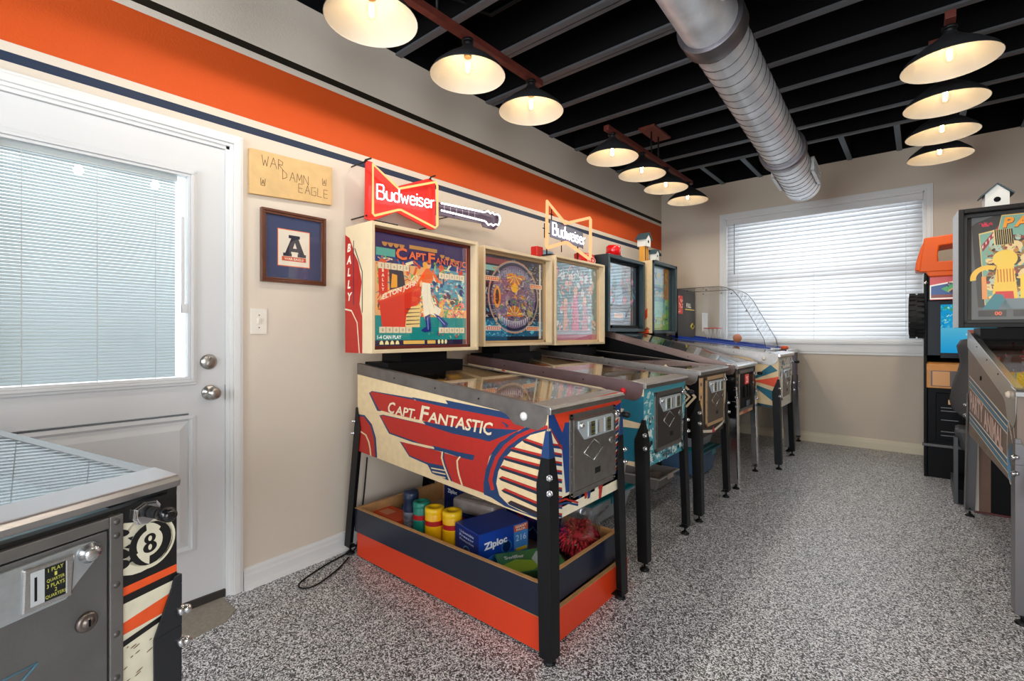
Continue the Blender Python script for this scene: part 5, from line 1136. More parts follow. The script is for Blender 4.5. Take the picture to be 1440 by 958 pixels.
# ================================================================ NEON SIGNS
neo = emitmat('neon_orange', (255, 176, 110), 1.9); neow = emitmat('neon_white', (255, 246, 252), 4.0); neoo = emitmat('neon_amber_open', (255, 178, 124), 1.5)
def bez(P, n=8):
    return P
def neontext(parent, s_, x, y0, y1, z0, z1, slope, m_, r, name='neon_lettering', dense=.0):
    # single-stroke rounded letters as bent glass tube
    GL = {'B': [[(0, 0), (0, 1), (.5, 1), (.62, .88), (.6, .62), (.45, .54), (.05, .54)], [(.45, .54), (.66, .42), (.68, .14), (.52, 0), (0, 0)]],
          'u': [[(0, .62), (0, .15), (.14, 0), (.4, 0), (.5, .12), (.5, .62)], [(.5, .2), (.5, 0)]], 'd': [[(.5, 1), (.5, 0)], [(.5, .5), (.38, .62), (.14, .62), (0, .48), (0, .15), (.14, 0), (.38, 0), (.5, .14)]],
          'w': [[(0, .62), (.18, 0), (.36, .5), (.54, 0), (.72, .62)]], 'e': [[(.03, .33), (.5, .33), (.48, .52), (.34, .62), (.14, .62), (0, .48), (0, .14), (.14, 0), (.38, 0), (.5, .1)]],
          'i': [[(0, 0), (0, .62)], [(0, .8), (0, .86)]], 's': [[(.42, .52), (.3, .62), (.1, .62), (0, .5), (.08, .36), (.34, .28), (.44, .14), (.32, 0), (.1, 0), (0, .1)]], 'r': [[(0, 0), (0, .62)], [(0, .42), (.12, .58), (.32, .62)]]}
    W = {'B': .68, 'u': .5, 'd': .5, 'w': .72, 'e': .5, 'i': .0, 's': .44, 'r': .32}
    tot = sum(W[c] for c in s_)+.2*(len(s_)-1); b = MB(); u = 0
    for c in s_:
        for st_ in GL[c]:
            pts = []
            for a_, v_ in st_:
                q = (u+a_)/tot; pts.append((x, y0+(y1-y0)*q, z0+(z1-z0)*v_+slope*q))
            b.tube(pts, r, 7)
        u += W[c]+.2
    o = b.build(name, m_, parent); return o
n1 = thing('neon_guitar_sign', 'red bow tie neon sign with white neon Budweiser and guitar neck, above the nearest machine', 'sign', (-2.30, 1.69, 1.955))
def nz(py, px, X_): return at(px, py, 0, X_)
NX = -2.30
bt_px = [(519, 229), (526, 231), (559, 262), (606, 251), (612, 257), (614, 319), (608, 321), (559, 296), (522, 306), (514, 300), (514, 236)]
P1 = [at(px, py, 0, NX) for px, py in [(516, 224), (525, 227), (559, 262), (607, 250), (614, 256), (614.5, 322), (607, 323), (559, 298), (524, 311), (515, 307)]]
P1 = [(p[1]-1.69, p[2]-1.955) for p in P1]
b = MB(); b.prism(P1, 0, -.02, -.012); b.build('red_panel', mat('red_sign_panel', (206, 30, 24), .3), n1, .002)
N1 = [(at(px, py, 0, NX)[1]-1.69, at(px, py, 0, NX)[2]-1.955) for px, py in [(521.5, 232), (558, 266.5), (560, 266), (609, 257), (612, 262), (612, 318), (609, 321), (561, 296), (557, 296), (524, 304), (521.5, 301)]]
b = MB(); b.tube([(.02, a, c) for a, c in N1], .0065, 8, closed=True); b.build('neon_outline', neo, n1)
y0 = at(527, 280, 0, NX)[1]-1.69; y1 = at(607, 290, 0, NX)[1]-1.69
z0 = at(527, 279, 0, NX)[2]-1.955; 
zl0 = at(527, 280, 0, NX)[2]-1.955; zl1 = at(527, 260, 0, NX)[2]-1.955; zr0 = at(607, 294, 0, NX)[2]-1.955
neontext(n1, 'Budweiser', .022, y0, y1, zl0, zl1, zr0-zl0, neow, .0042)
nk0 = at(617, 296, 0, NX); nk1 = at(683, 309, 0, NX); nk2 = at(703, 311, 0, NX)
def nl(px, py): p = at(px, py, 0, NX); return (p[1]-1.69, p[2]-1.955)
b = MB(); b.prism([nl(614, 283), nl(680, 296), nl(682, 295), nl(698, 299), nl(703, 304), nl(702, 318), nl(697, 323), nl(681, 319), nl(679, 314), nl(614, 302)], 0, -.018, -.012); b.build('neck_panel', mat('dark_plum_panel', (62, 44, 62), .3), n1, .001)
b = MB(); b.tube([(.018,)+nl(618, 286.5), (.018,)+nl(678, 299)], .0058, 7); b.tube([(.018,)+nl(618, 296.5), (.018,)+nl(679, 311.5)], .0058, 7); b.build('neck_tube', neow, n1)
hp = [nl(679, 299), nl(684, 297.5), nl(687, 301), nl(690, 299.5), nl(693, 302.5), nl(697, 302), nl(700, 305), nl(701, 311), nl(698, 317), nl(694, 316), nl(691, 318), nl(688, 315.5), nl(684, 317), nl(680, 312)]
b = MB(); b.tube([(.018,)+p for p in hp], .005, 7); b.build('headstock_tube', neow, n1)
fr_ = Art((-.012, 0, 0), (0, 1, 0), (0, 0, 1))
for k in range(6):
    q = (k+1)/7; a = nl(618+60*q, 287.5+12.5*q); c = nl(618+60*q, 296+15*q); fr_.line([a, c], .003, (200, 190, 200), 1)
fr_.build('frets', PRINTD, n1)
b = MB()
for (px, py) in ((516, 226), (611, 255), (700, 306), (516, 303), (612, 318), (640, 303)):
    a, c = nl(px, py); b.cyl((-.153, a, c), (.0, a, c), .004, 6)
for (px, py) in ((514, 228), (606, 252)):
    a, c = nl(px, py); b.tube([(-.01, a, c), (.0, a, c+.012), (.0, a+.035, c+.03)], .005, 6)
b.box(-.14, -.06, -.1, .06, -.16, -.1)
b.build('mount', blackmetal, n1)['kind'] = 'stuff'
n2 = thing('neon_bowtie_sign', 'open amber neon bow tie outline with white neon Budweiser lettering, above the third machine', 'sign', (-2.12, 3.2, 2.0)); N2X = -2.12
def n2l(px, py): p = at(px, py, 0, N2X); return (p[1]-3.2, p[2]-2.0)
pts = [n2l(*p) for p in [(769.5, 283), (795, 314.5), (797, 314), (829, 306.5), (830.5, 309), (830, 362), (828, 364), (798, 341.5), (795, 341), (770, 348.5), (768.5, 346)]]
b = MB(); b.tube([(.0, a, c) for a, c in pts], .0125, 8, closed=True); b.build('neon_outline', neoo, n2)
q0 = n2l(776, 330); q1 = n2l(776, 313); q2 = n2l(821, 345)
neontext(n2, 'Budweiser', .01, q0[0], q2[0], q0[1], q1[1], q2[1]-q0[1], neow, .0045)
b = MB(); b.prism([n2l(775, 309), n2l(821, 327), n2l(821, 349), n2l(775, 333)], 0, -.012, -.008); b.build('letter_backing', mat('slate_backing', (84, 86, 100), .5), n2)
b = MB()
for (px, py) in ((778, 300), (822, 337), (792, 341), (768, 320)):
    a, c = n2l(px, py); b.tube([(-.03, a, c), (-.03, a+.05, c)], .004, 6); b.tube([(-.03, a+.02, c-.07), (-.03, a+.02, c+.04)], .004, 6)
a, c = n2l(815, 352); lowz = fz(3.31)+1.745-2.0
for yy in (-.25, .18): b.tube([(-.03, yy, lowz), (-.03, yy, -.02)], .005, 6); b.box(-.06, .03, yy-.03, yy+.03, lowz, lowz+.008)
b.tube([(-.03, -.27, -.03), (-.03, .27, -.03)], .004, 6)
b.build('support_frame', blackmetal, n2)

# toppers
zt = fz(3.31)+1.745
tp = thing('red_dome_topper', 'red curved plastic topper with pale oval badge behind the amber neon', 'topper', (-2.215, 3.585, fz(3.31)+1.7455))
b = MB(); b.lathe([(.0, .1), (.1, .1), (.125, .09), (.118, .02), (.09, 0), (0, 0)], (0, 0, 0), 28); b.v = [(x*.55, y, z) for x, y, z in b.v]; b.build('shell', redplastic, tp)
A = Art((.0722, 0, 0), (0, 1, 0), (0, 0, 1)); A.ell(-.0, .04, .07, .032, (240, 200, 190), 0); A.ell(0, .04, .06, .025, (220, 60, 50), 1); A.ell(-.02, .04, .014, .012, (240, 210, 200), 2); A.ell(.025, .04, .014, .012, (240, 210, 200), 2); A.build('badge', PRINTD, tp)
tp2 = thing('red_beacon', 'red cylindrical beacon lamp on top of the all black fourth machine', 'lamp', (-2.16, 4.0, fz(4.075)+1.8355))
b = MB(); b.lathe([(.07, 0), (.078, 0), (.078, .018), (.07, .02)], (0, 0, 0), 28); b.cyl((0, 0, 0), (0, 0, .018), .07, 28); b.build('base', blackmetal, tp2); b = MB(); b.lathe([(0, .115), (.055, .115), (.066, .105), (.07, .02), (0, .02)], (0, 0, 0), 28); b.build('lens', mat('red_lens', (210, 20, 24), .15, coat=.5, emit=.12), tp2)
tp3 = thing('toy_truck', 'small red and pale blue box toy between second and third machines', 'toy', (-2.235, 2.96, fz(3.31)+1.7455), 0)
box('red_cab', -.03, .03, -.06, .02, 0, .075, redplastic, tp3, .004); box('blue_bed', -.03, .03, .022, .15, 0, .055, mat('pale_blue_plastic', (120, 160, 190), .4), tp3, .004)
def birdhouse(name, loc, w_, h_, stilt, label, rz=0):
    t = thing(name, label, 'birdhouse', loc, rz); wh = mat('white_birdhouse', (226, 226, 220), .5); rf = mat('slate_blue_roof', (56, 76, 84), .6); yl = mat('yellow_orange_post', (226, 160, 60), .5)
    b = MB(); b.prism([(-w_, 0+stilt), (w_, stilt), (w_, stilt+h_), (0, stilt+h_+w_*1.0), (-w_, stilt+h_)], 0, -w_*.9, w_*.9); b.build('house', wh, t)
    b = MB()
    for s_ in (-1, 1): b.hexa([(-w_*1.15, 0, stilt+h_+w_*1.0), (w_*1.15, 0, stilt+h_+w_*1.0), (w_*1.15, s_*w_*1.35, stilt+h_-w_*.3), (-w_*1.15, s_*w_*1.35, stilt+h_-w_*.3)], [(-w_*1.15, 0, stilt+h_+w_*1.15), (w_*1.15, 0, stilt+h_+w_*1.15), (w_*1.15, s_*w_*1.4, stilt+h_-w_*.15), (-w_*1.15, s_*w_*1.4, stilt+h_-w_*.15)])
    b.build('roof', rf, t)
    MB().cyl((w_*.9, 0, stilt+h_*.6), (w_*.92, 0, stilt+h_*.6), w_*.3, 14).build('entrance', black, t)
    if stilt > .03:
        b = MB()
        for yy in (-w_*.8, 0, w_*.7): b.box(-w_*.5, w_*.5, yy-w_*.22, yy+w_*.22, 0, stilt)
        b.build('post', yl, t)
        for k in (-.35, .3): MB().box(w_*.1, w_*.51, w_*k-w_*.07, w_*k+w_*.07, 0, stilt).build('slat', black, t)
    return t
zE = fz(4.79)+1.8455
birdhouse('birdhouse', (-2.12, 4.56, zE), .052, .08, .15, 'tall birdhouse on yellow posts with slate blue roof above the fifth machine')
birdhouse('birdhouse', (-2.08, 4.72, zE), .036, .07, .03, 'small birdhouse beside the tall one on yellow posts')

# ================================================================ TRAYS AND CLEANING SUPPLIES
edge = mat('raw_wood_edge', (196, 148, 96), .6, var=.1, vscale=30)
def tray(label, loc, rz, lx, ly, h, m_):
    t = thing('wooden_tray', label, 'tray', loc, rz); th = .02
    for nm, a in (('side_board', (0, lx, 0, th)), ('side_board', (0, lx, ly-th, ly)), ('end_board', (0, th, th, ly-th)), ('end_board', (lx-th, lx, th, ly-th))):
        b = MB(); b.box(a[0], a[1], a[2], a[3], 0, h-.002); b.box(a[0], a[1], a[2], a[3], h-.002, h, 1); b.build(nm, [m_, edge], t)
    box('bottom', th, lx-th, th, ly-th, .008, .02, mat('worn_plywood', (150, 132, 112), .6, var=.1, vscale=20), t)
    # inner faces in bare wood
    b = MB(); b.box(th, lx-th, th, th+.001, .02, h-.002); b.box(th, lx-th, ly-th-.001, ly-th, .02, h-.002); b.box(th, th+.001, th, ly-th, .02, h-.002); b.box(lx-th-.001, lx-th, th, ly-th, .02, h-.002); b.build('inner_face', edge, t)
    return t
zfl = fz(1.75)
tray('lower orange painted wooden tray on the floor under the nearest machine', (-2.31, 1.447, zfl+.004), 0, 1.245, .665, .128, mat('orange_paint', (218, 62, 24), .35))
tray('upper navy wooden tray stacked on the orange one, holding cleaning supplies', (-2.32, 1.437, zfl+.135), math.radians(.4), 1.23, .63, .125, mat('navy_paint', (26, 34, 52), .3))
TZ = zfl+.135+.021
ztray = TZ
def gbox(label, cat, px, h, mats, art=None, z=TZ, name='carton'):
    # px: pixels of near-left, near, near-right base corners
    a, c, b_ = [Vector(at(x, y, 2, z)) for x, y in px]
    e1 = (a-c); e2 = (b_-c); e1 -= e2.normalized()*e1.dot(e2.normalized())
    t = thing(name, label, cat, tuple(c), math.atan2(e2.y, e2.x)); L1 = e2.length; L2 = e1.length
    o = box('box', 0, L1, 0, L2, .0, h, mats, t, .002)
    return t, L1, L2
bluec = mat('ziploc_blue_card', (20, 60, 150), .3); dblue = mat('dark_blue_card', (24, 40, 100), .3)
t, L1, L2 = gbox('blue carton reading Ziploc with light blue corner marked 216', 'box', ((634, 781), (673, 801), (742, 776)), .15, bluec)
A = Art((0, -.0003, 0), (1, 0, 0), (0, 0, 1)); A.rect(.0, .0, L1, .145, (22, 66, 168), 0); A.poly([(0, 0), (L1*.7, 0), (L1*.7, .03), (L1*.3, .045), (0, .02)], (50, 130, 220), 1)
A.text('Ziploc', L1*.33, .088, .042, (236, 240, 250), 3, width=L1*.46, bold=.045, rot=.06); A.ell(L1*.55, .06, .03, .03, (40, 120, 200), 2); A.ell(L1*.55, .06, .024, .024, (16, 40, 90), 3)
A.rect(L1*.7, 0, L1, .145, (70, 140, 210), 4); A.rect(L1*.7, .112, L1, .143, (210, 96, 60), 5); A.text('GIANT', L1*.85, .134, .011, (250, 240, 220), 6, width=L1*.24, bold=.03); A.text('PACK', L1*.85, .12, .009, (250, 240, 220), 6, width=L1*.2, bold=.03); A.text('216', L1*.85, .082, .028, (220, 235, 250), 6, width=L1*.22); A.rect(L1*.74, .02, L1*.98, .036, (226, 200, 40), 6)
A.build('front_print', PRINTD, t)
A = Art((-.0003, 0, 0), (0, -1, 0), (0, 0, 1)); A.rect(-L2, 0, 0, .145, (24, 48, 120), 0)
for i, w_ in enumerate(('Unbeatable', 'Freezer', 'Protection')): A.text(w_, -L2*.5, .125-i*.018, .012, (210, 220, 240), 1, width=L2*.6)
A.ell(-L2*.5, .04, .03, .03, (90, 160, 220), 1); A.ell(-L2*.5, .04, .025, .025, (16, 34, 84), 2); A.text('Grip', -L2*.5, .045, .01, (220, 230, 245), 3); A.text('Seal', -L2*.5, .032, .01, (220, 230, 245), 3)
A.build('end_print', PRINTD, t)
A = Art((0, 0, .1453), (1, 0, 0), (0, 1, 0)); A.rect(0, 0, L1, L2, (18, 40, 96), 0); scatter(A, .01, .01, L1-.01, L2-.01, 26, [(30, 80, 170), (14, 26, 60), (90, 140, 200)], .01, .03, 1, 6, 'ps'); A.build('top_print', PRINTD, t)
def cbox(label, cat, x, y, rz, lx, ly, h, m_, pal=None, seed=1, txt=None, z=TZ, name='carton', txtc=(230, 236, 245)):
    t = thing(name, label, cat, (x, y, z), rz); box('box', -lx/2, lx/2, -ly/2, ly/2, 0, h, m_, t, .002)
    A = Art((0, -ly/2-.0003, 0), (1, 0, 0), (0, 0, 1))
    if pal: scatter(A, -lx/2+.004, .004, lx/2-.004, h-.004, 18, pal, .008, .03, 0, seed, 'pse')
    if txt:
        for (s_, u, v, sz, c) in txt: A.text(s_, u, v, sz, c, 2, bold=.04)
    if A.f: A.build('front_print', PRINTD, t)['kind'] = 'stuff'
    A = Art((0, 0, h+.0003), (1, 0, 0), (0, 1, 0)); scatter(A, -lx/2+.004, -ly/2+.004, lx/2-.004, ly/2-.004, 16, pal or [(30, 60, 120)], .01, .03, 0, seed+1, 'ps'); A.build('top_print', PRINTD, t)
    return t
cbox('dark blue Ziploc carton with green 580 label at the back of the navy tray', 'box', -1.97, 1.975, 0, .34, .12, .16, dblue, [(30, 70, 160), (20, 30, 70)], 4, [('Ziploc', -.1, .12, .03, (230, 236, 245)), ('580', .02, .1, .035, (150, 200, 90))])
cbox('long dark blue and red freezer bag carton at the back of the navy tray', 'box', -1.60, 1.982, -.03, .4, .11, .14, dblue, [(30, 70, 160), (140, 30, 70), (120, 160, 220)], 8)
cbox('small blue carton half hidden behind the Ziploc 216 carton', 'box', -1.352, 1.875, .1, .075, .1, .12, mat('royal_blue_card', (24, 56, 150), .3), [(60, 110, 200), (230, 236, 245)], 9)
pk = thing('wipes_pack', 'pale grey soft pack of wipes lying behind the yellow canisters', 'pack', (-1.77, 1.83, TZ+.10), .1)
b = MB(); b.hexa([(-.13, -.07, .0), (.13, -.07, .0), (.13, .07, .0), (-.13, .07, .0)], [(-.14, -.06, .07), (.14, -.06, .07), (.14, .07, .075), (-.14, .07, .075)]); b.build('pouch', mat('grey_film_pouch', (150, 140, 136), .3, var=.15, vscale=25), pk, .018); A = Art((0, 0, .0755), (1, 0, 0), (0, 1, 0)); A.rect(-.04, -.025, .04, .025, (200, 190, 186), 0); A.build('flap', PRINTD, pk)
cbox('flat carton under the pale grey wipes pack', 'box', -1.77, 1.83, .1, .26, .15, .098, dblue, [(150, 30, 50), (30, 60, 130)], 12)
def canister(label, px, py, col, h=.2, r=.05, lid=None):
    p = at(px, py, 2, TZ); t = thing('wipes_canister', label, 'canister', (p[0], p[1], TZ))
    b = MB(); b.lathe([(0, 0), (r*.96, 0), (r, .006), (r, h-.03), (r*.97, h-.026)], (0, 0, 0), 28); b.build('body', mat('can_%d%d%d' % col, col, .3), t)
    b = MB(); b.lathe([(r*.99, h-.028), (r*1.02, h-.024), (r*1.0, h-.004), (r*.9, h), (r*.45, h), (r*.4, h-.006), (0, h-.006)], (0, 0, 0), 28); b.build('lid', mat('lid_%d%d%d' % (lid or col), lid or col, .35), t)
    b = MB(); b.lathe([(r+.0006, h*.55), (r+.0006, h*.68)], (0, 0, 0), 28); b.build('red_stripe', mat('label_red', (176, 30, 34), .35), t)
    a = Art((0, 0, 0), (1, 0, 0), (0, 0, 1)); return t
canister('teal wipes canister between the dark blue bottle and the yellow canisters', 593, 757, (24, 128, 110), .19, .043)
canister('left yellow wipes canister with red stripe in the navy tray', 611, 765, (244, 184, 12), .185, .047, (250, 200, 20))
canister('right yellow wipes canister touching the blue Ziploc 216 carton', 636, 771, (244, 184, 12), .185, .047, (250, 200, 20))
p = at(578, 747, 2, TZ); bt_ = thing('spray_bottle', 'dark navy bottle with rounded shoulders standing beside the teal canister', 'bottle', (p[0], p[1], TZ))
b = MB(); b.lathe([(0, 0), (.036, 0), (.04, .01), (.04, .13), (.036, .16), (.04, .17), (.042, .2), (.036, .215), (0, .218)], (0, 0, 0), 28); b.build('body', mat('navy_bottle', (34, 48, 74), .3), bt_)
A = Art((0, 0, 0), (1, 0, 0), (0, 0, 1))
b = MB(); b.lathe([(.0405, .03), (.0405, .11)], (0, 0, 0), 28); b.build('label', mat('grey_label', (120, 120, 130), .4, var=.5, vscale=60), bt_)
p = at(556, 727, 2, TZ+.02); c_ = thing('blue_cloth', 'small folded blue cloth at the left end of the navy tray', 'cloth', (p[0]-.0, p[1]+.09, TZ), .3)
b = MB()
for k in range(3): b.ball((0, -.0+.02*k, .03+.014*k), .05, 16, 1.1, .7, .4)
b.build('cloth', mat('blue_cloth', (30, 90, 140), .8, bump=.3, bscale=60), c_)
p = at(540, 733, 2, TZ); t = thing('orange_folder', 'flat orange and red card lying at the left end of the navy tray', 'card', (p[0]+.09, p[1], TZ), -.02)
box('card', -.14, .1, -.05, .07, 0, .06, mat('orange_card', (220, 76, 30), .5), t, .002); A = Art((0, 0, .0603), (1, 0, 0), (0, 1, 0)); A.rect(-.1, -.03, -.02, .03, (230, 150, 110), 0); A.build('print', PRINTD, t)
# green flat pack near the front leg
a, c = at(700, 812, 2, TZ+.03), at(755, 830, 2, TZ+.03)
t = thing('refill_pack', 'flat green cleaning pad refill pack in the navy tray by the front leg', 'pack', (-1.31, 1.66, TZ+.004), math.radians(58)); 
b = MB(); b.hexa([(-.13, -.075, 0), (.16, -.075, 0), (.16, .09, .0), (-.13, .09, .0)], [(-.13, -.075, .03), (.16, -.075, .03), (.16, .09, .05), (-.13, .09, .05)]); b.build('pack', mat('green_pack', (40, 110, 60), .25), t, .004)
A = Art((0, -.075, .0305), (1, 0, 0), (0, .9927, .1203)); A.rect(-.125, .004, .155, .16, (60, 130, 70), 0); A.poly([(-.12, .01), (.0, .01), (.08, .06), (-.05, .1), (-.12, .07)], (150, 190, 50), 1); A.poly([(.03, .04), (.1, .06), (.12, .13), (.06, .14), (.02, .09)], (190, 206, 200), 2); A.text('Swiffer', -.05, .12, .025, (226, 234, 226), 3, bold=.03); A.build('print', PRINTD, t)
# red shaggy duster in a clear bag
t = thing('red_duster', 'shaggy red duster in a clear plastic bag at the far corner of the navy tray', 'duster', (-1.22, 1.93, TZ+.09))
b = MB(); r_ = random.Random(3); core = mat('red_shag', (176, 22, 36), .8)
b.ball((0, 0, 0), .06, 18)
for k in range(420):
    th_ = math.acos(r_.uniform(-1, 1)); ph = r_.uniform(0, 2*PI); d = Vector((math.sin(th_)*math.cos(ph), math.sin(th_)*math.sin(ph), math.cos(th_)))
    p0 = d*.05; p1 = d*.075+Vector((r_.uniform(-.015, .015), r_.uniform(-.015, .015), r_.uniform(-.01, .01))); p2 = p1+d*.012+Vector((0, 0, -.012)); p2.z = max(p2.z, -.085); p1.z = max(p1.z, -.085)
    b.tube([p0, p1, p2], .005, 4)
b.build('shag', core, t)
bag = MB(); n_ = 20; rows = []
for (rr, zz) in ((.02, -.088), (.09, -.085), (.105, -.04), (.1, .03), (.095, .09), (.12, .13), (.13, .15)):
    for k in range(n_):
        a_ = 2*PI*k/n_; q = rr*(1+.12*math.sin(a_*5+zz*40)); bag.v.append((q*math.cos(a_), q*.8*math.sin(a_), zz+.015*math.sin(a_*3)*(zz > .05)))
for i in range(6):
    for k in range(n_): l_ = (k+1) % n_; bag.f.append((i*n_+k, i*n_+l_, (i+1)*n_+l_, (i+1)*n_+k)); bag.m.append(0); bag.sm.append(True)
bag.build('clear_bag', glassmat('thin_film', (.86, .86, .88), 1.5, .15, 4.0), t)

# ================================================================ STORAGE BINS
def bin_(label, x, y, lx, ly, h, bodym, lidm, rz=0, z=None, filled=None, openb=False, name='storage_bin'):
    t = thing(name, label, 'storage bin', (x, y, fz(y)+.012 if z is None else z), rz); tp_ = .035
    def rr(s_, zz, inn=0): return [(-lx/2+s_+inn, -ly/2+s_+inn, zz), (lx/2-s_-inn, -ly/2+s_+inn, zz), (lx/2-s_-inn, ly/2-s_-inn, zz), (-lx/2+s_+inn, ly/2-s_-inn, zz)]
    b = MB(); v = rr(tp_, 0)+rr(0, h); fs = [(0, 1, 5, 4), (1, 2, 6, 5), (2, 3, 7, 6), (3, 0, 4, 7), (3, 2, 1, 0)]; b.add(v, fs)
    v = rr(tp_, .003, .003)+rr(0, h, .003); b.add(v, [tuple(reversed(f)) for f in fs]); b.add(rr(0, h)+rr(0, h, .003), [(0, 1, 5, 4), (1, 2, 6, 5), (2, 3, 7, 6), (3, 0, 4, 7)])
    b.build('tub', bodym, t, .012)
    r_ = MB(); o_ = -.014
    for a in ((-lx/2+o_, lx/2-o_, -ly/2+o_, -ly/2+.004), (-lx/2+o_, lx/2-o_, ly/2-.004, ly/2-o_), (-lx/2+o_, -lx/2+.004, -ly/2, ly/2), (lx/2-.004, lx/2-o_, -ly/2, ly/2)): r_.box(*a, h-.012, h)
    r_.build('rim', bodym if not openb else lidm, t, .003)
    if not openb:
        l_ = MB(); l_.box(-lx/2+o_, lx/2-o_, -ly/2+o_, ly/2-o_, h, h+.012); l_.box(-lx/2+.02, lx/2-.02, -ly/2+.02, ly/2-.02, h+.012, h+.022); l_.build('lid', lidm, t, .005)
    for sgn in (-1, 1): MB().box(sgn*(lx/2+.012), sgn*(lx/2+.02), -.05, .05, h-.03, h+.008).build('latch', lidm, t, .002)
    if filled:
        q = random.Random(seed_ := int(abs(x*100))); b = MB()
        for k in range(14): b.ball((q.uniform(-lx/2+.1, lx/2-.1), q.uniform(-ly/2+.09, ly/2-.09), h*q.uniform(.35, .55)), min(.055, h*.5), 10, 1, .8, .5, mi=k % len(filled))
        b.build('contents', filled, t)
    return t
clearb = mat('frosted_clear_plastic', (190, 196, 202), .25, alpha=.55); teall = mat('teal_lid', (0, 118, 132), .35); greyb = mat('grey_clear_plastic', (170, 164, 160), .25, alpha=.62); blueb = mat('blue_tinted_tub', (96, 130, 170), .25, alpha=.75)
stuffm = [mat('stuff_white', (200, 196, 190), .7), mat('stuff_dark', (60, 60, 70), .7)]
bin_('clear storage bin with teal lid under the second machine, nearest the navy tray', -1.66, 2.70, .40, .52, .15, clearb, teall, filled=stuffm)
bin_('open shallow clear bin with milky rim between second and third machines', -1.60, 3.49, .34, .34, .105, greyb, mat('milky_rim', (196, 188, 180), .35), openb=True, filled=[mat('stuff_taupe', (140, 126, 116), .7)])
t = thing('loose_lid', 'loose milky lid tilted up beside the open clear bin', 'lid', (-1.85, 3.18, fz(3.2)+.02), 0)
b = MB(); b.hexa([(-.2, -.0, 0), (.2, -.0, 0), (.2, .08, .24), (-.2, .08, .24)], [(-.2, .01, 0), (.2, .01, 0), (.2, .09, .24), (-.2, .09, .24)]); b.build('lid', MATS['milky_rim'], t, .01)
b3 = bin_('lower blue tinted bin with teal lid under the third machine', -1.48, 4.02, .38, .38, .195, blueb, teall, filled=[mat('stuff_blue', (70, 110, 170), .6), mat('stuff_maroon', (90, 40, 60), .6)])
bin_('clear bin with blue lid stacked on top of the blue tinted bin', -1.48, 4.02, .34, .34, .145, clearb, mat('blue_lid', (30, 90, 140), .35), z=fz(4.02)+.012+.2175, filled=[mat('stuff_pink', (170, 110, 110), .6), stuffm[1]])
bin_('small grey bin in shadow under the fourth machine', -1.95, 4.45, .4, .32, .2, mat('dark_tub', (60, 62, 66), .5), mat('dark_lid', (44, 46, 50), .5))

# cord by the baseboard and from the machine
c_ = MB(); z_ = fz(1.3)+.006
pts = []
ctrl = [(-2.39, 1.56, fz(1.5)+.5), (-2.40, 1.54, fz(1.5)+.25), (-2.40, 1.50, fz(1.5)+.02), (-2.38, 1.42, z_+.004), (-2.35, 1.28, z_), (-2.28, 1.12, z_), (-2.22, 1.10, z_), (-2.20, 1.16, z_), (-2.26, 1.3, z_), (-2.34, 1.42, z_+.003)]
for i in range(len(ctrl)-1):
    p0, p1, p2, p3 = [Vector(ctrl[max(0, min(len(ctrl)-1, i+k))]) for k in (-1, 0, 1, 2)]
    for q in range(8):
        u = q/8; pts.append(.5*((2*p1)+(p2-p0)*u+(2*p0-5*p1+4*p2-p3)*u*u+(3*p1-p0-3*p2+p3)*u**3))
tag(c_.tube(pts, .0045, 7).build('power_cord', rubber), 'black power cord looping on the floor beside the left baseboard', 'cord')

# ================================================================ ARCADE CABINET AND SEAT
ay = 5.0; az = fz(5.0); t = thing('arcade_cabinet', 'black off road driving arcade cabinet with orange top pod and lit blue screen', 'arcade game', (.02, ay, az)); W_ = .66
b = MB()
sideprof = [(0, 0), (.66, 0), (.66, 1.60), (0.02, 1.60), (0.02, 1.38), (.05, .95), (0, .88), (0, .70)]
b.prism([(y, z) for y, z in sideprof], 0, 0, .02); b.prism([(y, z) for y, z in sideprof], 0, W_-.02, W_)
b.box(.02, W_-.02, .3, .64, .9, 1.38); b.box(.02, W_-.02, .04, .64, 0.0, .7); b.box(.02, W_-.02, .06, .64, 1.38, 1.6)
b.build('cabinet', mat('gloss_black_cabinet', (10, 10, 12), .35, spec=.1), t, .003)
box('kick_panel', .02, W_-.02, .01, .04, .0, .24, satin, t, .003); box('foot_lip', -.01, W_-.02, -.005, .04, .24, .262, mat('worn_lip', (84, 84, 84), .4, .5), t, .003)
box('lower_door', .07, W_-.08, .02, .045, .30, .66, satin, t, .004)
for xx in (.16, .30):
    o = box('coin_reject', xx-.018, xx+.018, .008, .022, .575, .612, mat('yellow_tan_button', (220, 180, 130), .4), t, .002); MB().cyl((xx, .004, .594), (xx, .009, .594), .009, 10).build('coin_slot', black, o)
b = MB()
for z in (.33, .36, .45, .52, .545): 
    for x0 in (.1, .24): b.box(x0, x0+.1, .012, .02, z, z+.005)
b.build('door_trim', mat('scuffed_edge', (110, 110, 112), .4, .5), t)['kind'] = 'stuff'
pn = MB(); pn.prism([(-.03, .70), (.05, .70), (.05, .90), (-.0, .885), (-.03, .84)], 0, .015, W_-.015); po = pn.build('control_panel', mat('tan_orange_panel', (206, 138, 66), .45, var=.08, vscale=12), t, .004)
A = Art((0, -.0303, 0), (1, 0, 0), (0, 0, 1)); A.rect(.04, .715, .62, .835, (90, 74, 62), 0); A.rect(.05, .72, .15, .83, (216, 150, 78), 1); A.rect(.26, .72, .34, .83, (216, 150, 78), 1); A.rect(.19, .757, .245, .787, (240, 206, 60), 2); A.rect(.2, .765, .235, .779, (50, 44, 40), 3); A.rect(.205, .768, .23, .776, (240, 206, 60), 4); A.build('panel_art', PRINTD, t)
b = MB(); b.prism([(.03, .905), (.1, .905), (.3, .96), (.3, .94), (.1, .885)], 0, .02, W_-.02); b.build('dash', satin, t)
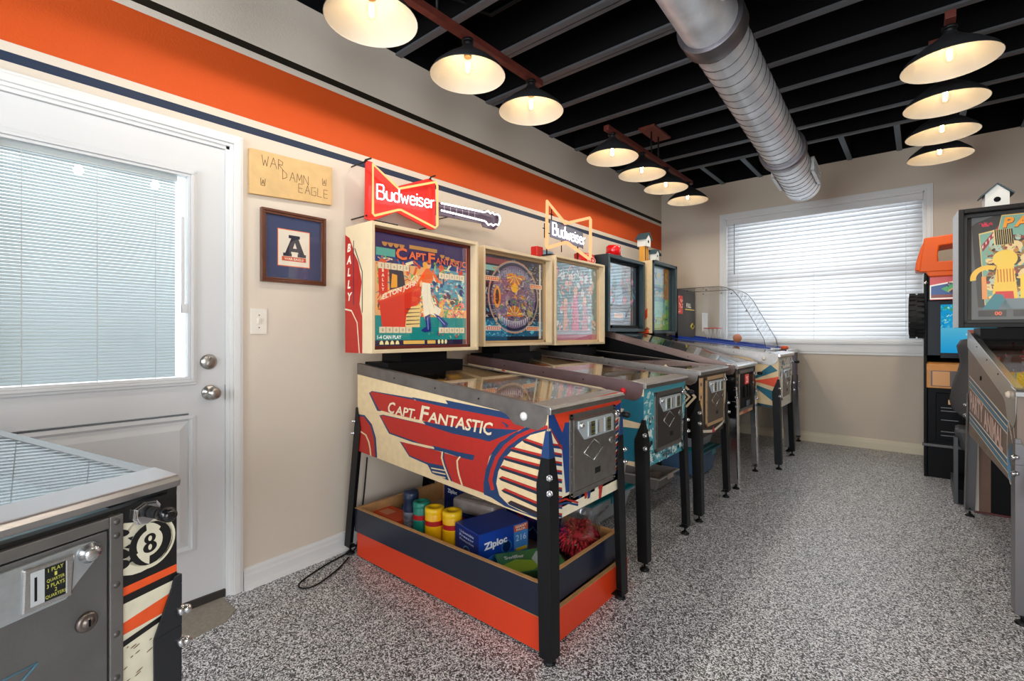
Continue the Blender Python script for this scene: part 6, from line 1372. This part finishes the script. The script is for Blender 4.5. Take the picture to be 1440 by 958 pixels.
wh = MB(); wh.tube([(.33+.12*math.cos(a_*PI/10), -.05+.02*math.sin(a_*PI/10), .86+.12*math.sin(a_*PI/10)) for a_ in range(20)], .012, 8, closed=True); wh.cyl((.33, .02, .86), (.33, -.05, .86), .03, 14)
wh.build('steering_wheel', rubber, t)
b = MB(); b.box(.02, .10, .08, .30, .95, 1.38); b.box(W_-.08, W_-.02, .08, .3, .95, 1.38); b.box(.1, W_-.08, .1, .3, .93, .97); b.box(.1, W_-.08, .1, .3, 1.35, 1.38); b.build('monitor_bezel', mat('dark_blue_bezel', (20, 24, 34), .35, spec=.2), t)
def scrmat():
    m = bpy.data.materials.new('lit_water_screen'); m.use_nodes = True; nt = m.node_tree; nt.nodes.clear()
    o = nt.nodes.new('ShaderNodeOutputMaterial'); e = nt.nodes.new('ShaderNodeEmission'); a = nt.nodes.new('ShaderNodeAttribute'); a.attribute_name = 'Col'
    nt.links.new(a.outputs['Color'], e.inputs[0]); e.inputs[1].default_value = .95; nt.links.new(e.outputs[0], o.inputs[0]); return m
A = Art((0, .098, 0), (1, 0, 0), (0, 0, 1)); A.rect(.1, .97, W_-.08, 1.35, (30, 150, 205), 0)
for i in range(14): A.rect(.1, .97+i*.014, W_-.08, .985+i*.014, (34+i*4, 150+i*2, 206), .2+.01*i)
scatter(A, .1, 1.17, W_-.08, 1.22, 90, [(70, 170, 200), (20, 100, 150), (130, 200, 210)], .004, .014, 1, 4, 'p'); scatter(A, .1, 1.22, W_-.08, 1.34, 220, [(60, 190, 190), (160, 220, 215), (20, 120, 140), (60, 150, 120)], .004, .016, 1, 5, 'eps')
A.text('START', .29, 1.115, .012, (220, 240, 250), 3, width=.09); A.build('screen', scrmat(), t)
A = Art((0, .0195, 0), (1, 0, 0), (0, 0, 1)); A.rect(.035, 1.385, W_-.03, 1.575, (196, 60, 60), 0); A.poly([(.035, 1.39), (W_-.03, 1.39), (W_-.03, 1.55), (.2, 1.53), (.035, 1.5)], (236, 230, 220), 1); A.poly([(.042, 1.40), (W_-.03, 1.40), (W_-.03, 1.54), (.2, 1.52), (.042, 1.49)], (26, 70, 130), 2); A.rect(.042, 1.4, W_-.03, 1.425, (120, 50, 40), 3)
A.poly([(.1, 1.47), (.2, 1.52), (.24, 1.52), (.14, 1.44)], (60, 150, 90), 4); A.poly([(.14, 1.45), (.3, 1.45), (.32, 1.48), (.26, 1.5), (.18, 1.49)], (190, 150, 90), 5); A.ell(.17, 1.445, .016, .016, (40, 30, 30), 6); A.ell(.27, 1.445, .016, .016, (40, 30, 30), 6)
scatter(A, .12, 1.44, .6, 1.52, 50, [(60, 150, 90), (200, 160, 90), (60, 40, 30), (230, 220, 200)], .004, .016, 7, 8, 'p'); A.build('marquee', PRINTG, t)
MB().lathe([(0, .003), (.008, .002), (.012, 0)], (.01, .0, 1.52), 12, (0, -1, 0)).build('bolt', bright, t)
# orange pod: moulded frame with a window through it
orp = mat('orange_moulded_plastic', (226, 92, 14), .35, spec=.2)
b = MB(); z0, z1 = 1.60, 1.87
def pod(y0, y1, out, inn):
    pass
def loop(pts_o, pts_i, ya, yb):
    n = len(pts_o); v = [(x, ya, z) for x, z in pts_o]+[(x, ya, z) for x, z in pts_i]+[(x, yb, z) for x, z in pts_o]+[(x, yb, z) for x, z in pts_i]
    fs = []
    for i in range(n):
        j = (i+1) % n; fs += [(i, j, n+j, n+i), (2*n+j, 2*n+i, 3*n+i, 3*n+j), (i, 2*n+i, 2*n+j, j), (n+j, 3*n+j, 3*n+i, n+i)]
    b.add(v, fs)
oo_ = [(-.03, 1.605), (.3, 1.60), (.64, 1.605), (.66, 1.72), (.63, 1.88), (.3, 1.895), (.0, 1.87), (-.015, 1.74)]
ii_ = [(.085, 1.68), (.3, 1.68), (.56, 1.68), (.565, 1.72), (.56, 1.81), (.3, 1.82), (.09, 1.80), (.082, 1.74)]
loop(oo_, ii_, -.02, .06); oi = [(.02+x*.94, 1.74+(z-1.74)*.8) for x, z in oo_]; loop(oi, ii_, .06, .3)
b.prism([(-.055, 1.62), (.0, 1.61), (.0, 1.85), (-.02, 1.80), (-.05, 1.68)], 1, .0, .22); b.prism([(.03, 1.565), (.62, 1.565), (.62, 1.62), (.0, 1.62)], 1, -.015, .25)
b.build('orange_pod', orp, t, .008)
# tyre on the left flank
ty = MB(); ty.lathe([(.09, -.045), (.15, -.05), (.168, -.04), (.172, -.03), (.172, .03), (.168, .04), (.15, .05), (.09, .045)], (-.045, .12, 1.265), 40, (1, 0, 0), closed=True)
to = ty.build('tyre', rubber, t)
b = MB()
for k in range(24):
    a_ = 2*PI*k/24; c0 = Vector((-.045, .12+.176*math.cos(a_), 1.265+.176*math.sin(a_))); tn = Vector((0, -math.sin(a_), math.cos(a_))); rn = Vector((0, math.cos(a_), math.sin(a_)))
    for s_ in (-1, 1):
        lo_ = [c0-rn*.01+Vector((s_*.046 if q in (0, 3) else s_*.006, 0, 0))+tn*(.012 if q in (2, 3) else -.012)+tn*s_*.006 for q in range(4)]
        hi_ = [p+rn*.016 for p in lo_]
        if s_ < 0: b.hexa(lo_, hi_)
        else: b.hexa(lo_[::-1], hi_[::-1])
b.build('tread_block', rubber, to)

# seat seen beside the right machine
sy_ = 4.50; s0 = thing('driving_seat', 'dark grey moulded high back driving seat facing the arcade cabinet', 'seat', (.425, sy_, fz(sy_)))
seatm = mat('dark_grey_seat_shell', (72, 71, 72), .5, bump=.1)
prof = [(.50, .12), (.56, .20), (.62, .262), (.68, .275), (.78, .262), (.88, .235), (.94, .222), (1.0, .232), (1.05, .24), (1.09, .22), (1.105, .15), (1.11, .05)]
b = MB(); n = len(prof); rowv = []
for (z, hw_) in prof:
    bk = -.06-.05*(z-.5)
    ring = []
    for k in range(16):
        a_ = 2*PI*k/16; x = hw_*math.copysign(abs(math.cos(a_))**.75, math.cos(a_)); y = bk+.05*math.sin(a_)+.04*abs(x/hw_)**2
        ring.append((x, y, z))
    rowv.append(ring)
for ring in rowv: b.v += ring
for i in range(n-1):
    for k in range(16): l_ = (k+1) % 16; b.f.append((i*16+k, i*16+l_, (i+1)*16+l_, (i+1)*16+k)); b.m.append(0); b.sm.append(True)
b.f.append(tuple(reversed(range(16)))); b.m.append(0); b.sm.append(False); b.f.append(tuple((n-1)*16+k for k in range(16))); b.m.append(0); b.sm.append(True)
b.build('backrest', seatm, s0)
b = MB(); b.hexa([(-.22, -.08, .34), (.22, -.08, .34), (.2, .36, .36), (-.2, .36, .36)], [(-.26, -.1, .50), (.26, -.1, .50), (.24, .38, .46), (-.24, .38, .46)]); b.build('seat_cushion', seatm, s0, .03)
box('pedestal', -.18, .2, -.08, .32, .1, .36, satin, s0, .004)
b = MB(); b.prism([(-.13, .0), (.36, .0), (.36, .1), (-.05, .1), (-.05, .44), (-.13, .44)], 0, -.255, -.235); b.build('side_board', mat('grey_edge_board', (64, 66, 68), .4), s0)
b = MB(); b.box(-.235, .3, -.14, .36, .004, .1); b.build('base', black, s0, .003)
cbk = thing('wooden_crate', 'black and brown speaker crate behind the legs of the right edge machine', 'crate', (.262, 4.25, fz(4.25)+.002))
box('panel', .02, .075, .0, .06, 0, .5, mat('brown_veneer', (104, 74, 56), .5, var=.12, vscale=12), cbk, .002); box('front', .075, .6, .01, .06, 0, .5, black, cbk, .002); box('edge', 0, .02, -.004, .06, 0, .5, mat('pale_edge_band', (190, 186, 180), .4), cbk)
box('red_base_line', .0, .6, -.005, .07, 0, .012, mat('dark_red_strip', (84, 24, 26), .5), cbk)
p = thing('paper_note', 'white printed sheet tucked beside the front leg of the right edge machine', 'paper', (.36, 2.72, .66))
A = Art((0, 0, 0), (1, 0, -.35), (.2, .0, .95)); A.rect(-.005, -.1, .14, .05, (240, 240, 238), 0)
for i in range(7): A.rect(.01+.003*i, .03-.017*i, .09+.01*(i % 3), .034-.017*i, (60, 60, 66), 1)
A.text('25c', .08, .0, .02, (30, 30, 30), 2); A.build('sheet', PRINTD, p)
birdhouse('birdhouse', (.33, 3.93, fz(2.83)+1.8805), .05, .09, .0, 'white birdhouse with pale roof on top of the right edge machine', math.radians(-86))

GROUPS = {'pinball_machine': 'pinball machines', 'pendant_light': 'linear pendant lights with wide shades', 'storage_bin': 'plastic storage bins under the machines', 'wipes_canister': 'wipes canisters in the navy tray',
          'carton': 'cartons in the navy tray', 'birdhouse': 'birdhouses on the machines', 'wooden_tray': 'stacked wooden trays'}
for o in list(COL.objects):
    if o.parent is None and 'label' in o:
        k = o.name.split('.')[0]
        if k in GROUPS: o['group'] = GROUPS[k]
